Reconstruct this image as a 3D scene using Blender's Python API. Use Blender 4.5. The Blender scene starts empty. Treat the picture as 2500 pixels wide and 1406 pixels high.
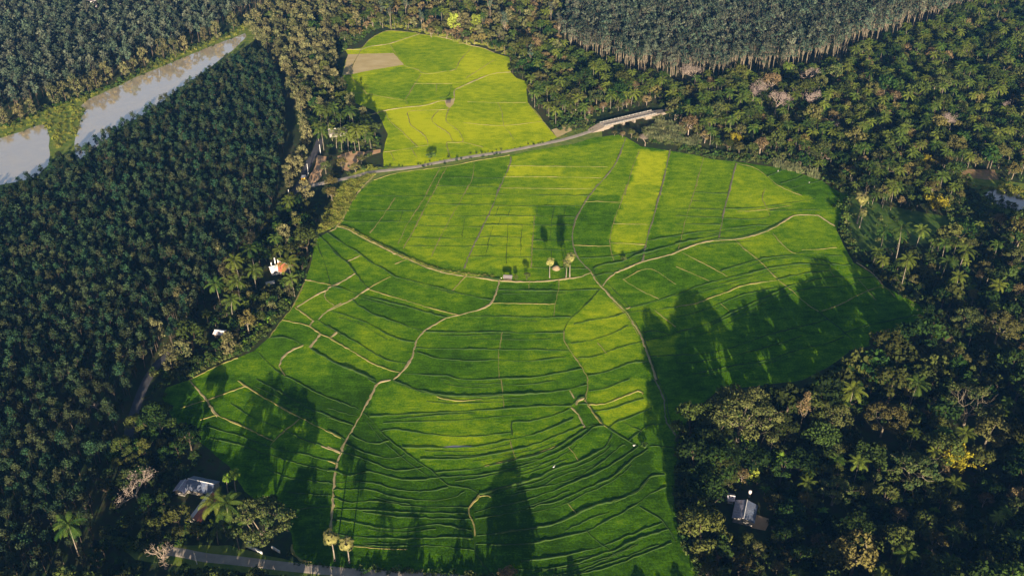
import bpy, math, random
import numpy as np
from mathutils import Vector
from mathutils.geometry import delaunay_2d_cdt

R = math.radians
rng = np.random.default_rng(11)
rnd = random.Random(5)
scene = bpy.context.scene
col = scene.collection

# ---------------------------------------------------------------- camera geometry
CAM_H, PITCH, FPX = 280.0, R(34.0), 2350.0
CP, SP = math.cos(PITCH), math.sin(PITCH)


def G(px, py, z=0.0):
    """photo pixel (2500x1406) -> point on the ground (height z)"""
    x = (px - 1250.0) / FPX
    y = -(py - 703.0) / FPX
    dx, dy, dz = x, CP + y * SP, -SP + y * CP
    t = (z - CAM_H) / dz
    return (dx * t, dy * t)


def Gs(P):
    return np.array([G(a, b) for a, b in P])


def to_px(x, y, z=0.0):
    v = np.array([x, y, z - CAM_H])
    d = v[1] * CP - v[2] * SP
    u = v[1] * SP + v[2] * CP
    return 1250 + FPX * v[0] / d, 703 - FPX * u / d


# coordinates are noted in sections of the photo: origin and magnification
VIEW = {'A': (0, 0, 2.992), 'B': (800, 0, 2.929), 'C': (1650, 0, 2.929), 'D': (0, 450, 2.929), 'E': (800, 450, 2.929),
        'F': (1650, 450, 2.929), 'G': (0, 926, 2.929), 'H': (800, 926, 2.929), 'I': (1650, 926, 2.929), 'X': (0, 0, 1)}


def vp(view, s):
    """'x,y x,y ...' in a section -> photo pixels"""
    ox, oy, k = VIEW[view]
    out = []
    for t in s.split():
        a, b = t.split(',')
        out.append((ox + float(a) / k, oy + float(b) / k))
    return out


# ---------------------------------------------------------------- materials
def new_mat(name):
    m = bpy.data.materials.new(name)
    m.use_nodes = True
    nt = m.node_tree
    b = nt.nodes['Principled BSDF']
    return m, nt, b


def N(nt, t, **kw):
    n = nt.nodes.new(t)
    for k, v in kw.items():
        setattr(n, k, v)
    return n


def rgba(c):
    return (c[0], c[1], c[2], 1.0)


def mixc(nt, a, b, f, mode='MIX'):
    n = N(nt, 'ShaderNodeMix', data_type='RGBA', blend_type=mode)
    for sock, v in ((n.inputs[0], f), (n.inputs[6], a), (n.inputs[7], b)):
        if isinstance(v, (int, float)):
            sock.default_value = v
        elif isinstance(v, tuple):
            sock.default_value = rgba(v)
        else:
            nt.links.new(v, sock)
    return n.outputs[2]


def math_n(nt, op, a, b=None, c=None, clamp=False):
    n = N(nt, 'ShaderNodeMath', operation=op, use_clamp=clamp)
    for i, v in enumerate((a, b, c)):
        if v is None:
            continue
        if isinstance(v, (int, float)):
            n.inputs[i].default_value = v
        else:
            nt.links.new(v, n.inputs[i])
    return n.outputs[0]


def maprange(nt, v, a, b, c, d):
    n = N(nt, 'ShaderNodeMapRange')
    nt.links.new(v, n.inputs[0])
    for i, x in enumerate((a, b, c, d)):
        n.inputs[i + 1].default_value = x
    return n.outputs[0]


def noise(nt, scale, detail=4, rough=.55, stretch=None, coord='Object', rot=0.0):
    tc = N(nt, 'ShaderNodeTexCoord')
    src = tc.outputs[coord]
    if stretch:
        mp = N(nt, 'ShaderNodeMapping')
        mp.inputs['Scale'].default_value = stretch
        mp.inputs['Rotation'].default_value = (0, 0, rot)
        nt.links.new(src, mp.inputs[0])
        src = mp.outputs[0]
    n = N(nt, 'ShaderNodeTexNoise')
    n.inputs['Scale'].default_value = scale
    n.inputs['Detail'].default_value = detail
    n.inputs['Roughness'].default_value = rough
    nt.links.new(src, n.inputs['Vector'])
    return n.outputs['Fac']


def spec(b, rough=.7, s=.2):
    b.inputs['Roughness'].default_value = rough
    b.inputs['Specular IOR Level'].default_value = s


def leaf_mat(name, a, b_, c, amt=.5, vmin=.65, vmax=1.35, rough=.7, s=.04):
    """a..b over the single leaves, towards c from tree to tree"""
    m, nt, b = new_mat(name)
    at = N(nt, 'ShaderNodeAttribute', attribute_name='tint')
    ar = N(nt, 'ShaderNodeAttribute', attribute_name='rnd')
    oi = N(nt, 'ShaderNodeObjectInfo')
    v = math_n(nt, 'FRACT', math_n(nt, 'ADD', ar.outputs['Fac'], oi.outputs['Random']))
    v2 = math_n(nt, 'FRACT', math_n(nt, 'MULTIPLY', v, 7.137))
    v3 = math_n(nt, 'FRACT', math_n(nt, 'MULTIPLY', v, 19.71))
    base = mixc(nt, a, b_, at.outputs['Fac'])
    pw = math_n(nt, 'POWER', v2, 1.6)
    base = mixc(nt, base, c, math_n(nt, 'MULTIPLY', pw, amt))
    sc = N(nt, 'ShaderNodeVectorMath', operation='SCALE')
    nt.links.new(base, sc.inputs[0])
    nt.links.new(maprange(nt, v3, 0, 1, vmin, vmax), sc.inputs['Scale'])
    nt.links.new(sc.outputs[0], b.inputs['Base Color'])
    spec(b, rough, s)
    return m


def plain(name, a, b_=None, scale=1.0, detail=5, rough=.8, s=.2, lo=.35, hi=.65, bump=0.0, stretch=None, rot=0.0):
    m, nt, b = new_mat(name)
    if b_ is None:
        b.inputs['Base Color'].default_value = rgba(a)
    else:
        f = noise(nt, scale, detail, stretch=stretch, rot=rot)
        nt.links.new(mixc(nt, a, b_, maprange(nt, f, lo, hi, 0, 1)), b.inputs['Base Color'])
        if bump:
            bp = N(nt, 'ShaderNodeBump')
            bp.inputs['Strength'].default_value = bump
            bp.inputs['Distance'].default_value = .5
            nt.links.new(f, bp.inputs['Height'])
            nt.links.new(bp.outputs[0], b.inputs['Normal'])
    spec(b, rough, s)
    return m


def bark_mat(name, a, b_):
    return plain(name, a, b_, scale=1.5, rough=.9, s=.1)


M = {}
M['bark'] = bark_mat('pale_bark', (.12, .09, .06), (.06, .045, .03))
M['bark_palm'] = bark_mat('palm_bark', (.24, .20, .15), (.12, .10, .075))
M['bark_bare'] = bark_mat('bare_wood', (.36, .28, .22), (.22, .17, .13))
M['browntwig'] = leaf_mat('brown_twigs', (.07, .055, .03), (.17, .13, .08), (.16, .14, .06), .5)
M['bark_white'] = bark_mat('white_bark', (.22, .18, .125), (.11, .09, .06))
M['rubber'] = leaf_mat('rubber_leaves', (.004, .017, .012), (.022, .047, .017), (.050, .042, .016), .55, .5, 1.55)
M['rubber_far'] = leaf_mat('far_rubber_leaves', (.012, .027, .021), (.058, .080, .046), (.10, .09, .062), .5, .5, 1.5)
M['teak'] = leaf_mat('teak_leaves', (.028, .045, .016), (.15, .145, .058), (.17, .135, .06), .5, .55, 1.3)
M['broad'] = leaf_mat('broadleaf_leaves', (.004, .016, .004), (.024, .050, .008), (.08, .075, .018), .6, .5, 1.5)
M['rain'] = leaf_mat('feathery_leaves', (.018, .035, .010), (.075, .085, .024), (.14, .10, .03), .6)
M['brown'] = leaf_mat('dry_brown_leaves', (.07, .05, .025), (.17, .115, .055), (.14, .12, .04), .5)
M['pinkdry'] = leaf_mat('grey_pink_twigs', (.17, .13, .115), (.38, .29, .26), (.34, .28, .2), .4)
M['palm'] = leaf_mat('coconut_fronds', (.010, .036, .006), (.070, .105, .016), (.14, .155, .02), .7)
M['palmyra'] = leaf_mat('palmyra_fans', (.025, .042, .010), (.26, .24, .075), (.24, .20, .07), .4)
M['bamboo'] = leaf_mat('bamboo_leaves', (.07, .062, .005), (.25, .195, .012), (.2, .2, .02), .4, .8, 1.3)
M['banana'] = leaf_mat('banana_leaves', (.05, .11, .01), (.15, .22, .02), (.12, .18, .02), .5)
M['lime'] = leaf_mat('lime_leaves', (.10, .14, .015), (.24, .27, .04), (.2, .22, .03), .5)
M['shrub'] = leaf_mat('shrub_leaves', (.010, .032, .006), (.045, .085, .014), (.11, .10, .03), .6)
M['reed'] = leaf_mat('reed_leaves', (.05, .07, .03), (.14, .15, .065), (.18, .16, .07), .5)
M['tangrass'] = leaf_mat('tall_grass_blades', (.06, .09, .008), (.19, .20, .03), (.22, .18, .05), .5)


# ---------------------------------------------------------------- mesh tools
class MB:
    """quads with a material index and a tint for each"""

    def __init__(self):
        self.v, self.f, self.m, self.t, self.n = [], [], [], [], 0

    def add(self, v, f, m=0, t=0.5):
        v = np.asarray(v, float).reshape(-1, 3)
        f = np.asarray(f, int).reshape(-1, 4)
        self.v.append(v)
        self.f.append(f + self.n)
        self.m.append(np.full(len(f), m, int))
        self.t.append(np.broadcast_to(np.asarray(t, float), (len(f),)).copy())
        self.n += len(v)

    def arrays(self):
        if not self.v:
            return np.zeros((0, 3)), np.zeros((0, 4), int), np.zeros(0, int), np.zeros(0)
        return np.concatenate(self.v), np.concatenate(self.f), np.concatenate(self.m), np.concatenate(self.t)

    def box(self, c, s, rz=0.0, m=0, t=.5, tilt=None):
        x, y, z = s[0] / 2, s[1] / 2, s[2] / 2
        v = np.array([(-x, -y, -z), (x, -y, -z), (x, y, -z), (-x, y, -z), (-x, -y, z), (x, -y, z), (x, y, z), (-x, y, z)])
        ca, sa = math.cos(rz), math.sin(rz)
        v = v @ np.array([(ca, sa, 0), (-sa, ca, 0), (0, 0, 1)]) + np.array(c)
        self.add(v, [(0, 3, 2, 1), (4, 5, 6, 7), (0, 1, 5, 4), (1, 2, 6, 5), (2, 3, 7, 6), (3, 0, 4, 7)], m, t)

    def tube(self, pts, rad, n=6, m=0, t=.5, cap=False):
        pts = np.asarray(pts, float)
        k = len(pts)
        d = np.gradient(pts, axis=0)
        d /= np.linalg.norm(d, axis=1)[:, None] + 1e-9
        ref = np.where(np.abs(d[:, 2:3]) > .9, np.array([[1., 0, 0]]), np.array([[0., 0, 1]]))
        u = np.cross(d, ref)
        u /= np.linalg.norm(u, axis=1)[:, None] + 1e-9
        w = np.cross(d, u)
        a = np.arange(n) * 2 * math.pi / n
        rad = np.broadcast_to(np.asarray(rad, float), (k,))
        V = pts[:, None, :] + rad[:, None, None] * (np.cos(a)[None, :, None] * u[:, None, :] + np.sin(a)[None, :, None] * w[:, None, :])
        F = []
        for i in range(k - 1):
            for j in range(n):
                F.append((i * n + j, i * n + (j + 1) % n, (i + 1) * n + (j + 1) % n, (i + 1) * n + j))
        self.add(V.reshape(-1, 3), F, m, t)
        if cap:
            c = pts[-1]
            base = self.n
            top = V[-1]
            self.add(np.vstack([top, c[None]]), [(j, (j + 1) % n, n, n) for j in range(0)] or [(0, 1, 2, 3)] if n == 4 else
                     [(0, 1, 2, n), (2, 3, n, n)][:1], m, t)


def mesh_from(name, V, F, mi, T, mats, RN=None, smooth=False):
    me = bpy.data.meshes.new(name)
    me.vertices.add(len(V))
    me.vertices.foreach_set('co', np.ascontiguousarray(V, np.float32).ravel())
    me.loops.add(F.size)
    me.polygons.add(len(F))
    me.loops.foreach_set('vertex_index', np.ascontiguousarray(F, np.int32).ravel())
    me.polygons.foreach_set('loop_start', np.arange(0, F.size, 4, dtype=np.int32))
    me.polygons.foreach_set('material_index', np.ascontiguousarray(mi, np.int32))
    for m in mats:
        me.materials.append(m)
    a = me.attributes.new('tint', 'FLOAT', 'FACE')
    a.data.foreach_set('value', np.ascontiguousarray(T, np.float32))
    if RN is not None:
        a = me.attributes.new('rnd', 'FLOAT', 'FACE')
        a.data.foreach_set('value', np.ascontiguousarray(RN, np.float32))
    me.update(calc_edges=True)
    me.polygons.foreach_set('use_smooth', np.full(len(F), smooth))
    return me


def build(mb, name, mats, smooth=False):
    V, F, mi, T = mb.arrays()
    return mesh_from(name, V, F, mi, T, mats, smooth=smooth)


def link(name, me, parent=None, loc=(0, 0, 0), rz=0.0, sc=1.0, **props):
    o = bpy.data.objects.new(name, me)
    col.objects.link(o)
    o.location = loc
    o.rotation_euler = (0, 0, rz)
    o.scale = (sc, sc, sc) if isinstance(sc, (int, float)) else sc
    if parent is not None:
        o.parent = parent
    for k, v in props.items():
        if v:
            o[k] = v
    return o


def part(name, mb, mats, parent, smooth=False, **kw):
    return link(name, build(mb, name, mats if isinstance(mats, list) else [mats], smooth), parent, **kw)


def unit(v):
    return v / (np.linalg.norm(v, axis=-1, keepdims=True) + 1e-9)


def leaf_quads(mb, P, Nn, size, tint, aspect=1.7, m=0):
    n = len(P)
    r = unit(rng.normal(size=(n, 3)))
    t = unit(np.cross(Nn, r))
    u = np.cross(Nn, t)
    s = size * rng.uniform(.65, 1.35, (n, 1))
    V = np.stack([P - t * s * aspect / 2, P - u * s / 2, P + t * s * aspect / 2, P + u * s / 2], 1).reshape(-1, 3)
    F = np.arange(4 * n).reshape(n, 4)
    mb.add(V, F, m, np.clip(tint, 0, 1))


def lump(mb, c, r, n, size, flat=.8, up=.35, t0=.5, low=-.45, spread=.7):
    d = unit(rng.normal(size=(n * 2, 3)))
    d = d[d[:, 2] > low][:n]
    n = len(d)
    rr = r * (rng.uniform(.45, 1.0, (n, 1)) ** .6) * rng.uniform(.85, 1.12, (n, 1))
    P = np.array(c) + d * rr * np.array([1, 1, flat])
    nn = unit(d + rng.normal(size=(n, 3)) * spread + np.array([0, 0, up]))
    leaf_quads(mb, P, nn, size, t0 + rng.normal(size=n) * .28)


def curve(a, b, bend=(0, 0, 0), k=5):
    a, b, c = np.array(a, float), np.array(b, float), np.array(bend, float)
    t = np.linspace(0, 1, k)[:, None]
    return a + (b - a) * t + c * (4 * t * (1 - t))


def limbs(mb, base, tips, r0, k=5, n=5, m=0):
    for tp in tips:
        b = np.array(base) + rng.normal(size=3) * .05
        tp = np.array(tp)
        mb.tube(curve(b, tp, rng.normal(size=3) * .08 * np.linalg.norm(tp - b) + np.array([0, 0, -.05 * np.linalg.norm(tp - b)]), k),
                np.linspace(r0, r0 * .25, k), n, m)


# ---------------------------------------------------------------- plants: each maker returns (crown MB, trunk MB)
def mk_rubber(q=1.0, dry=0.0, H=13.0):
    c, t = MB(), MB()
    R0 = rng.uniform(2.6, 3.4)
    nl = int(rng.integers(8, 12))
    tips = []
    for i in range(nl):
        a = i * 2.4 + rng.uniform(-.4, .4)
        z = H * rng.uniform(.62, .97)
        k = (1 - ((z / H - .78) / .3) ** 2)
        r = R0 * rng.uniform(.2, .72) * max(k, .35)
        p = (r * math.cos(a), r * math.sin(a), z)
        tips.append(p)
        if rng.random() > dry:
            lump(c, p, rng.uniform(1.1, 1.6), int(44 * q), .46 / math.sqrt(max(q, .25)) * .9, 1.0, .25, .5 + rng.normal() * .18)
    lump(c, (0, 0, H), 1.4, int(30 * q), .5 / math.sqrt(max(q, .25)), 1.1, .3, .65)
    t.tube(curve((0, 0, 0), (rng.uniform(-.3, .3), rng.uniform(-.3, .3), H * .5), (0, 0, 0), 3), [.2, .17, .14], 5)
    if q > .5 or dry:
        limbs(t, (0, 0, H * .45), tips[:6 + int(dry * 6)], .11, 4, 4)
    else:
        limbs(t, (0, 0, H * .45), tips[:2], .12, 3, 3)
    return c, t


def mk_tallpale(q=1.0, H=21.0):
    c, t = MB(), MB()
    tips = []
    for i in range(9):
        a = i * 2.4 + rng.uniform(-.4, .4)
        z = H * rng.uniform(.55, 1.0)
        r = rng.uniform(.4, 2.6)
        tips.append((r * math.cos(a), r * math.sin(a), z))
        lump(c, tips[-1], rng.uniform(1.1, 1.9), int(30 * q), .55 / math.sqrt(q), .95, .2, .5 + rng.normal() * .2)
    t.tube(curve((0, 0, 0), (0, 0, H * .5), (.1, .2, 0), 4), [.28, .24, .2, .16], 5)
    limbs(t, (0, 0, H * .42), tips[:7], .13, 4, 4)
    return c, t


def mk_teak(q=1.0, H=14.0, W=5.2):
    c, t = MB(), MB()
    for i in range(20):
        z = rng.uniform(.22, 1.0)
        k = math.sin(math.pi * min(1, (z * .9) ** .8 + .02)) ** .5
        a = i * 2.399
        r = W * .72 * k * rng.uniform(.55, 1.0)
        p = (r * math.cos(a), r * math.sin(a), z * H)
        lump(c, p, rng.uniform(1.1, 1.8), int(34 * q), .6 / math.sqrt(q), 1.1, .2, .5 + rng.normal() * .2, low=-.7, spread=.5)
    t.tube(curve((0, 0, 0), (0, 0, H * .85), (.1, .1, 0), 5), [.26, .22, .18, .12, .06], 6)
    return c, t


def mk_broad(q=1.0, H=12.0, W=5.5, nl=15, dens=70, size=.5, flat=.75):
    c, t = MB(), MB()
    tips = []
    for i in range(nl):
        e = rng.uniform(0.0, 1.0)
        a = i * 2.399 + rng.uniform(-.5, .5)
        r = W * math.sqrt(1 - e * e) * rng.uniform(.55, .88)
        z = H * (.5 + .42 * e * rng.uniform(.8, 1.1))
        p = (r * math.cos(a), r * math.sin(a), z)
        tips.append(p)
        lump(c, p, W * rng.uniform(.24, .40), int(dens * q), size / math.sqrt(q), flat, .35, .5 + rng.normal() * .2)
    t.tube(curve((0, 0, 0), (rng.uniform(-.4, .4), rng.uniform(-.4, .4), H * .4), (.15, 0, 0), 4), np.linspace(.34, .24, 4) * H / 12, 6)
    limbs(t, (0, 0, H * .36), tips[:7] if q > .5 else tips[:2], .17 * H / 12, 4, 5 if q > .5 else 3)
    return c, t


def mk_rain(H=16.0, W=10.0, leafy=1.0, flat=.42, nl=26, size=.6):
    """spreading crown of feathery layers with the limbs showing"""
    c, t = MB(), MB()
    main = []
    for i in range(6):
        a = i * 1.05 + rng.uniform(-.25, .25)
        r = W * rng.uniform(.35, .55)
        main.append(np.array((r * math.cos(a), r * math.sin(a), H * rng.uniform(.55, .72))))
    b0 = np.array((0, 0, H * .3))
    t.tube(curve((0, 0, 0), b0, (.2, 0, 0), 4), [.55, .48, .42, .36], 8)
    for p in main:
        t.tube(curve(b0, p, rng.normal(size=3) * .5, 5), np.linspace(.24, .1, 5), 5)
    for i in range(nl):
        a = i * 2.399 + rng.uniform(-.3, .3)
        r = W * math.sqrt((i + .7) / nl) * rng.uniform(.85, 1.05)
        z = H * (1.0 - .38 * (r / W) ** 2) * rng.uniform(.88, 1.03)
        p = np.array((r * math.cos(a), r * math.sin(a), z))
        j = min(main, key=lambda q: np.linalg.norm(q - p))
        t.tube(curve(j, p, rng.normal(size=3) * .5, 4), np.linspace(.09, .03, 4), 4)
        for k in range(3):
            e = p + rng.normal(size=3) * np.array((1.6, 1.6, .8))
            t.tube(curve(j + (p - j) * .6, e, (0, 0, 0), 3), [.04, .03, .015], 3)
        if rng.random() < leafy:
            lump(c, p, W * rng.uniform(.19, .28), int(190 * leafy), size * .75, flat, .3, .5 + rng.normal() * .22, low=-.8)
    return c, t


def mk_bare(H=14.0, W=8.0, leafy=0.0, dens=1.0):
    c, t = MB(), MB()

    def br(p, d, L, r, lev):
        q = p + d * L
        t.tube(curve(p, q, rng.normal(size=3) * L * .06, 4), np.linspace(r, r * .62, 4) + .015, 5 if lev < 2 else 3)
        if lev >= 5:
            n = int(5 * dens)
            P = q + rng.normal(size=(n, 3)) * .55
            leaf_quads(c, P, unit(rng.normal(size=(n, 3))), .085, rng.uniform(0, 1, n), 6.0)
            return
        for k in range(3 if lev < 4 else 2):
            nd = unit(d + rng.normal(size=3) * (.62 if lev else .8) + np.array([0, 0, .12]))
            if nd[2] < 0:
                nd[2] *= -.3
                nd = unit(nd)
            br(q, nd, L * rng.uniform(.62, .86), r * .62, lev + 1)

    br(np.zeros(3), np.array([0, 0, 1.0]), H * .24, .34 * H / 14, 0)
    return c, t


def mk_palm(q=1.0, H=13.0, L=5.7, nf=18, leanx=None):
    c, t = MB(), MB()
    lx, ly = rng.normal(size=2) * H * .07
    top = np.array((lx, ly, H))
    k = 6
    s = np.linspace(0, 1, k)[:, None]
    pts = np.hstack([lx * s ** 2, ly * s ** 2, H * s])
    t.tube(pts, np.linspace(.20, .12, k), 6)
    for i in range(nf):
        a = i * 2.399 + rng.uniform(-.2, .2)
        e0 = 1.25 - 1.75 * (i / nf) + rng.uniform(-.1, .1)      # start elevation, young fronds upright
        ln = L * rng.uniform(.85, 1.1) * (.8 if e0 > 1 else 1)
        n = 8
        P = [top.copy()]
        el = e0
        h = np.array((math.cos(a), math.sin(a), 0))
        for j in range(n):
            P.append(P[-1] + (h * math.cos(el) + np.array((0, 0, math.sin(el)))) * ln / n)
            el -= .10 + .035 * j
        P = np.array(P)
        side = np.array((-math.sin(a), math.cos(a), 0))
        tw = rng.uniform(-.3, .3)
        ft = .5 + rng.normal() * .28 + (.12 if i < nf / 2 else -.12)
        for j in range(1, n):
            w = .80 * math.sin(math.pi * (j / n) ** .7 * .92) + .12
            d = unit(P[j + 1] - P[j])
            for sg in (-1, 1):
                for u in (0.0, .5):
                    b0 = P[j] + (P[j + 1] - P[j]) * u
                    b1 = P[j] + (P[j + 1] - P[j]) * (u + .34)
                    out = side * sg * w + d * w * .45 + np.array((0, 0, -w * (.55 + tw * sg)))
                    e0_ = b0 + out
                    c.add([b0, b1, e0_ + d * .1, e0_ - d * .02], [(0, 1, 2, 3)], 0, np.clip(ft + rng.normal() * .12, 0, 1))
    # nuts and stubs at the heart of the crown
    for i in range(6):
        a = i * 1.05
        c.box(top + np.array((.35 * math.cos(a), .35 * math.sin(a), -.35)), (.3, .3, .34), a, 0, .9)
    return c, t


def mk_areca(H=9.0):
    c, t = mk_palm(1, H, 2.4, 9)
    return c, t


def mk_palmyra(H=11.0, Rr=2.5):
    c, t = MB(), MB()
    lx = rng.uniform(-.3, .3)
    top = np.array((lx, 0, H))
    t.tube(curve((0, 0, 0), top, (.15, .1, 0), 6), [.40, .27, .23, .21, .20, .22], 8)
    n = 24
    for i in range(n):
        z = 1 - 1.75 * (i + .5) / n
        a = i * 2.399
        r = math.sqrt(max(0, 1 - z * z))
        d = np.array((r * math.cos(a), r * math.sin(a), z))
        p = top + d * Rr * rng.uniform(.6, 1.12)
        t.tube([top, top + (p - top) * .5 + np.array((0, 0, .1)), p], [.06, .05, .04], 3)
        u = unit(np.cross(d, np.array((0, 0, 1.0)) + rng.normal(size=3) * .2))
        w = unit(np.cross(d, u) + d * .35)
        rad = rng.uniform(1.0, 1.35)
        tt = .45 + rng.normal() * .4 + .2 * z
        for k in range(-5, 6):
            b = k * .42
            b1 = b + .17
            b2 = b - .17
            f = lambda g, rr: p + (w * -math.cos(g) + u * math.sin(g)) * rr * -1 - d * .22 * abs(math.sin(g)) * rr
            c.add([p, f(b2, rad * .7), f(b, rad * 1.05), f(b1, rad * .7)], [(0, 1, 2, 3)], 0, np.clip(tt + rng.normal() * .1, 0, 1))
    return c, t


def mk_bamboo(H=12.0, W=7.0, n=20):
    c, t = MB(), MB()
    for i in range(n):
        a = rng.uniform(0, 6.28)
        r = W * rng.uniform(.2, 1.0)
        h = H * rng.uniform(.6, 1.0) * (1 - .25 * (r / W))
        b = np.array((math.cos(a) * .9 * rng.random(), math.sin(a) * .9 * rng.random(), 0))
        k = 9
        s = np.linspace(0, 1, k)[:, None]
        P = b + np.hstack([math.cos(a) * r * s ** 2, math.sin(a) * r * s ** 2, h * (s - .32 * s ** 3)])
        t.tube(P, np.linspace(.07, .02, k), 3)
        m = 120
        u = rng.uniform(.25, 1, m)
        ii = np.clip((u * (k - 1)).astype(int), 0, k - 2)
        Q = P[ii] + (P[ii + 1] - P[ii]) * (u * (k - 1) - ii)[:, None] + rng.normal(size=(m, 3)) * (.22 + .25 * u[:, None])
        leaf_quads(c, Q, unit(rng.normal(size=(m, 3)) + np.array((0, 0, .5))), .36, .5 + rng.normal(size=m) * .25, 2.6)
    return c, t


def mk_banana(H=2.2):
    c, t = MB(), MB()
    t.tube([(0, 0, 0), (0, 0, H)], [.16, .11], 6)
    for i in range(8):
        a = i * 2.399 + rng.uniform(-.3, .3)
        el = rng.uniform(.5, 1.35)
        n = 6
        L = rng.uniform(2.2, 3.0)
        h = np.array((math.cos(a), math.sin(a), 0))
        sd = np.array((-math.sin(a), math.cos(a), 0))
        P = [np.array((0, 0, H))]
        for j in range(n):
            P.append(P[-1] + (h * math.cos(el) + np.array((0, 0, math.sin(el)))) * L / n)
            el -= .3
        ws = [.05, .3, .38, .4, .34, .22, .02]
        tt = .5 + rng.normal() * .25
        for j in range(n):
            for sg in (-1, 1):
                dz = np.array((0, 0, .12))
                c.add([P[j], P[j + 1], P[j + 1] + sd * sg * ws[j + 1] + dz * (ws[j + 1] > .1), P[j] + sd * sg * ws[j] + dz * (ws[j] > .1)],
                      [(0, 1, 2, 3)], 0, np.clip(tt + rng.normal() * .08, 0, 1))
    return c, t


def mk_shrub(q=1.0, R0=1.5, H=1.8):
    c, t = MB(), MB()
    for i in range(5):
        a = i * 1.3 + rng.uniform(-.3, .3)
        r = R0 * rng.uniform(.2, .75)
        lump(c, (r * math.cos(a), r * math.sin(a), H * rng.uniform(.35, .75)), R0 * rng.uniform(.35, .55), int(22 * q), .34 / math.sqrt(q), .9, .3,
             .5 + rng.normal() * .2, low=-.7)
    for i in range(3):
        a = i * 2.1
        t.tube([(0, 0, 0), (R0 * .4 * math.cos(a), R0 * .4 * math.sin(a), H * .6)], [.05, .03], 3)
    return c, t


def mk_tuft(n=60, R0=1.2, H=1.6):
    c, t = MB(), MB()
    a = rng.uniform(0, 6.28, n)
    r = R0 * np.sqrt(rng.random(n))
    P = np.stack([r * np.cos(a), r * np.sin(a), np.zeros(n)], 1)
    d = unit(rng.normal(size=(n, 3)) * .28 + np.array((0, 0, 1)))
    h = H * rng.uniform(.5, 1.1, (n, 1))
    s = unit(np.cross(d, rng.normal(size=(n, 3)))) * .07
    V = np.stack([P - s, P + s, P + d * h + s * .8 + rng.normal(size=(n, 3)) * .1, P + d * h - s * .2], 1).reshape(-1, 3)
    c.add(V, np.arange(4 * n).reshape(n, 4), 0, np.clip(.5 + rng.normal(size=n) * .25, 0, 1))
    return c, t


LIB = {}


def reg(kind, variants, leaf, bark, lo=None):
    LIB[kind] = []
    for i, (c, t) in enumerate(variants):
        d = {'mb': (c, t), 'leaf': M[leaf] if isinstance(leaf, str) else M[leaf[i % len(leaf)]], 'bark': M[bark]}
        d['crown'] = build(c, kind + '_crown', [d['leaf']])
        d['trunk'] = build(t, kind + '_trunk', [d['bark']], smooth=True) if t.n else None
        d['lo'] = lo[i % len(lo)] if lo else (c, t)
        LIB[kind].append(d)


reg('rubber_tree', [mk_rubber(1.0) for _ in range(4)] + [mk_rubber(.8, .5)], 'rubber', 'bark', [mk_rubber(.6) for _ in range(4)] + [mk_rubber(.5, .5)])
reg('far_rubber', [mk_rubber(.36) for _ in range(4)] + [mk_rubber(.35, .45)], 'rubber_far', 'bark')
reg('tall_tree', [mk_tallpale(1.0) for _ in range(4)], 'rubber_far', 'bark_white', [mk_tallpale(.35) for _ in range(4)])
reg('teak_tree', [mk_teak(1.0) for _ in range(4)], 'teak', 'bark', [mk_teak(.5) for _ in range(4)])
reg('broadleaf_tree', [mk_broad(1.0, 12, 5.2), mk_broad(1.0, 10, 4.6, 12), mk_broad(1.0, 15, 6.4, 18), mk_broad(1.0, 12, 4.2, 12, 60, .5, 1.0), mk_broad(1.0, 9, 5.2, 13)],
    'broad', 'bark', [mk_broad(.36, 12, 5.2), mk_broad(.36, 10, 4.6, 12), mk_broad(.36, 15, 6.4, 18), mk_broad(.36, 12, 4.2, 12, 40, .6, 1.0), mk_broad(.4, 9, 5.2, 13)])
reg('olive_tree', [mk_broad(1.0, 12, 5.0, 16, 60, .5), mk_broad(1.0, 14, 5.6, 18, 60, .5), mk_rain(11, 6.0, .95, .6, 16)], 'rain', 'bark_white',
    [mk_broad(.36, 12, 5.0, 16), mk_broad(.36, 14, 5.6, 18), mk_broad(.4, 11, 6, 15)])
reg('rain_tree', [mk_rain(17, 10.5, .95), mk_rain(15, 9.0, .9), mk_rain(16, 9.5, .55)], 'rain', 'bark_white')
reg('feathery_tree', [mk_tallpale(2.0, 21)], 'brown', 'bark_white')
reg('brown_tree', [mk_broad(.9, 11, 5.0, 15, 60, .42), mk_broad(.9, 9, 4.4, 13, 60, .42)], 'brown', 'bark_bare', [mk_broad(.4, 11, 5.0, 15, 50, .5), mk_broad(.4, 9, 4.4, 13, 50, .5)])
reg('bare_tree', [mk_bare(14, 8, 0, 1.0), mk_bare(12, 7, 0, 1.0), mk_bare(13, 8, 0, 2.6), mk_bare(13, 8, 0, .25)], ['pinkdry', 'pinkdry', 'pinkdry', 'browntwig'], 'bark_bare')
reg('coconut_palm', [mk_palm(1, 12), mk_palm(1, 10), mk_palm(1, 14), mk_palm(1, 11, 5.0, 17)], 'palm', 'bark_palm')
reg('areca_palm', [mk_areca(), mk_areca(8)], 'banana', 'bark_palm')
reg('palmyra_palm', [mk_palmyra(11), mk_palmyra(10)], 'palmyra', 'bark_palm')
reg('bamboo_clump', [mk_bamboo(), mk_bamboo(12, 5.5)], 'bamboo', 'bark_palm')
reg('banana_plant', [mk_banana(), mk_banana(1.8)], 'banana', 'bark_palm')
reg('lime_tree', [mk_teak(1.0, 13, 5), mk_broad(1.0, 10, 4)], 'lime', 'bark')
reg('shrub', [mk_shrub() for _ in range(3)], 'shrub', 'bark', [mk_shrub(.5) for _ in range(3)])
reg('reed_clump', [mk_tuft(90, 1.6, 2.4), mk_tuft(90, 1.4, 2.0)], 'reed', 'bark')
reg('grass_tuft', [mk_tuft(50, 1.2, 1.0), mk_tuft(50, 1.1, .8)], 'tangrass', 'bark')

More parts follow.
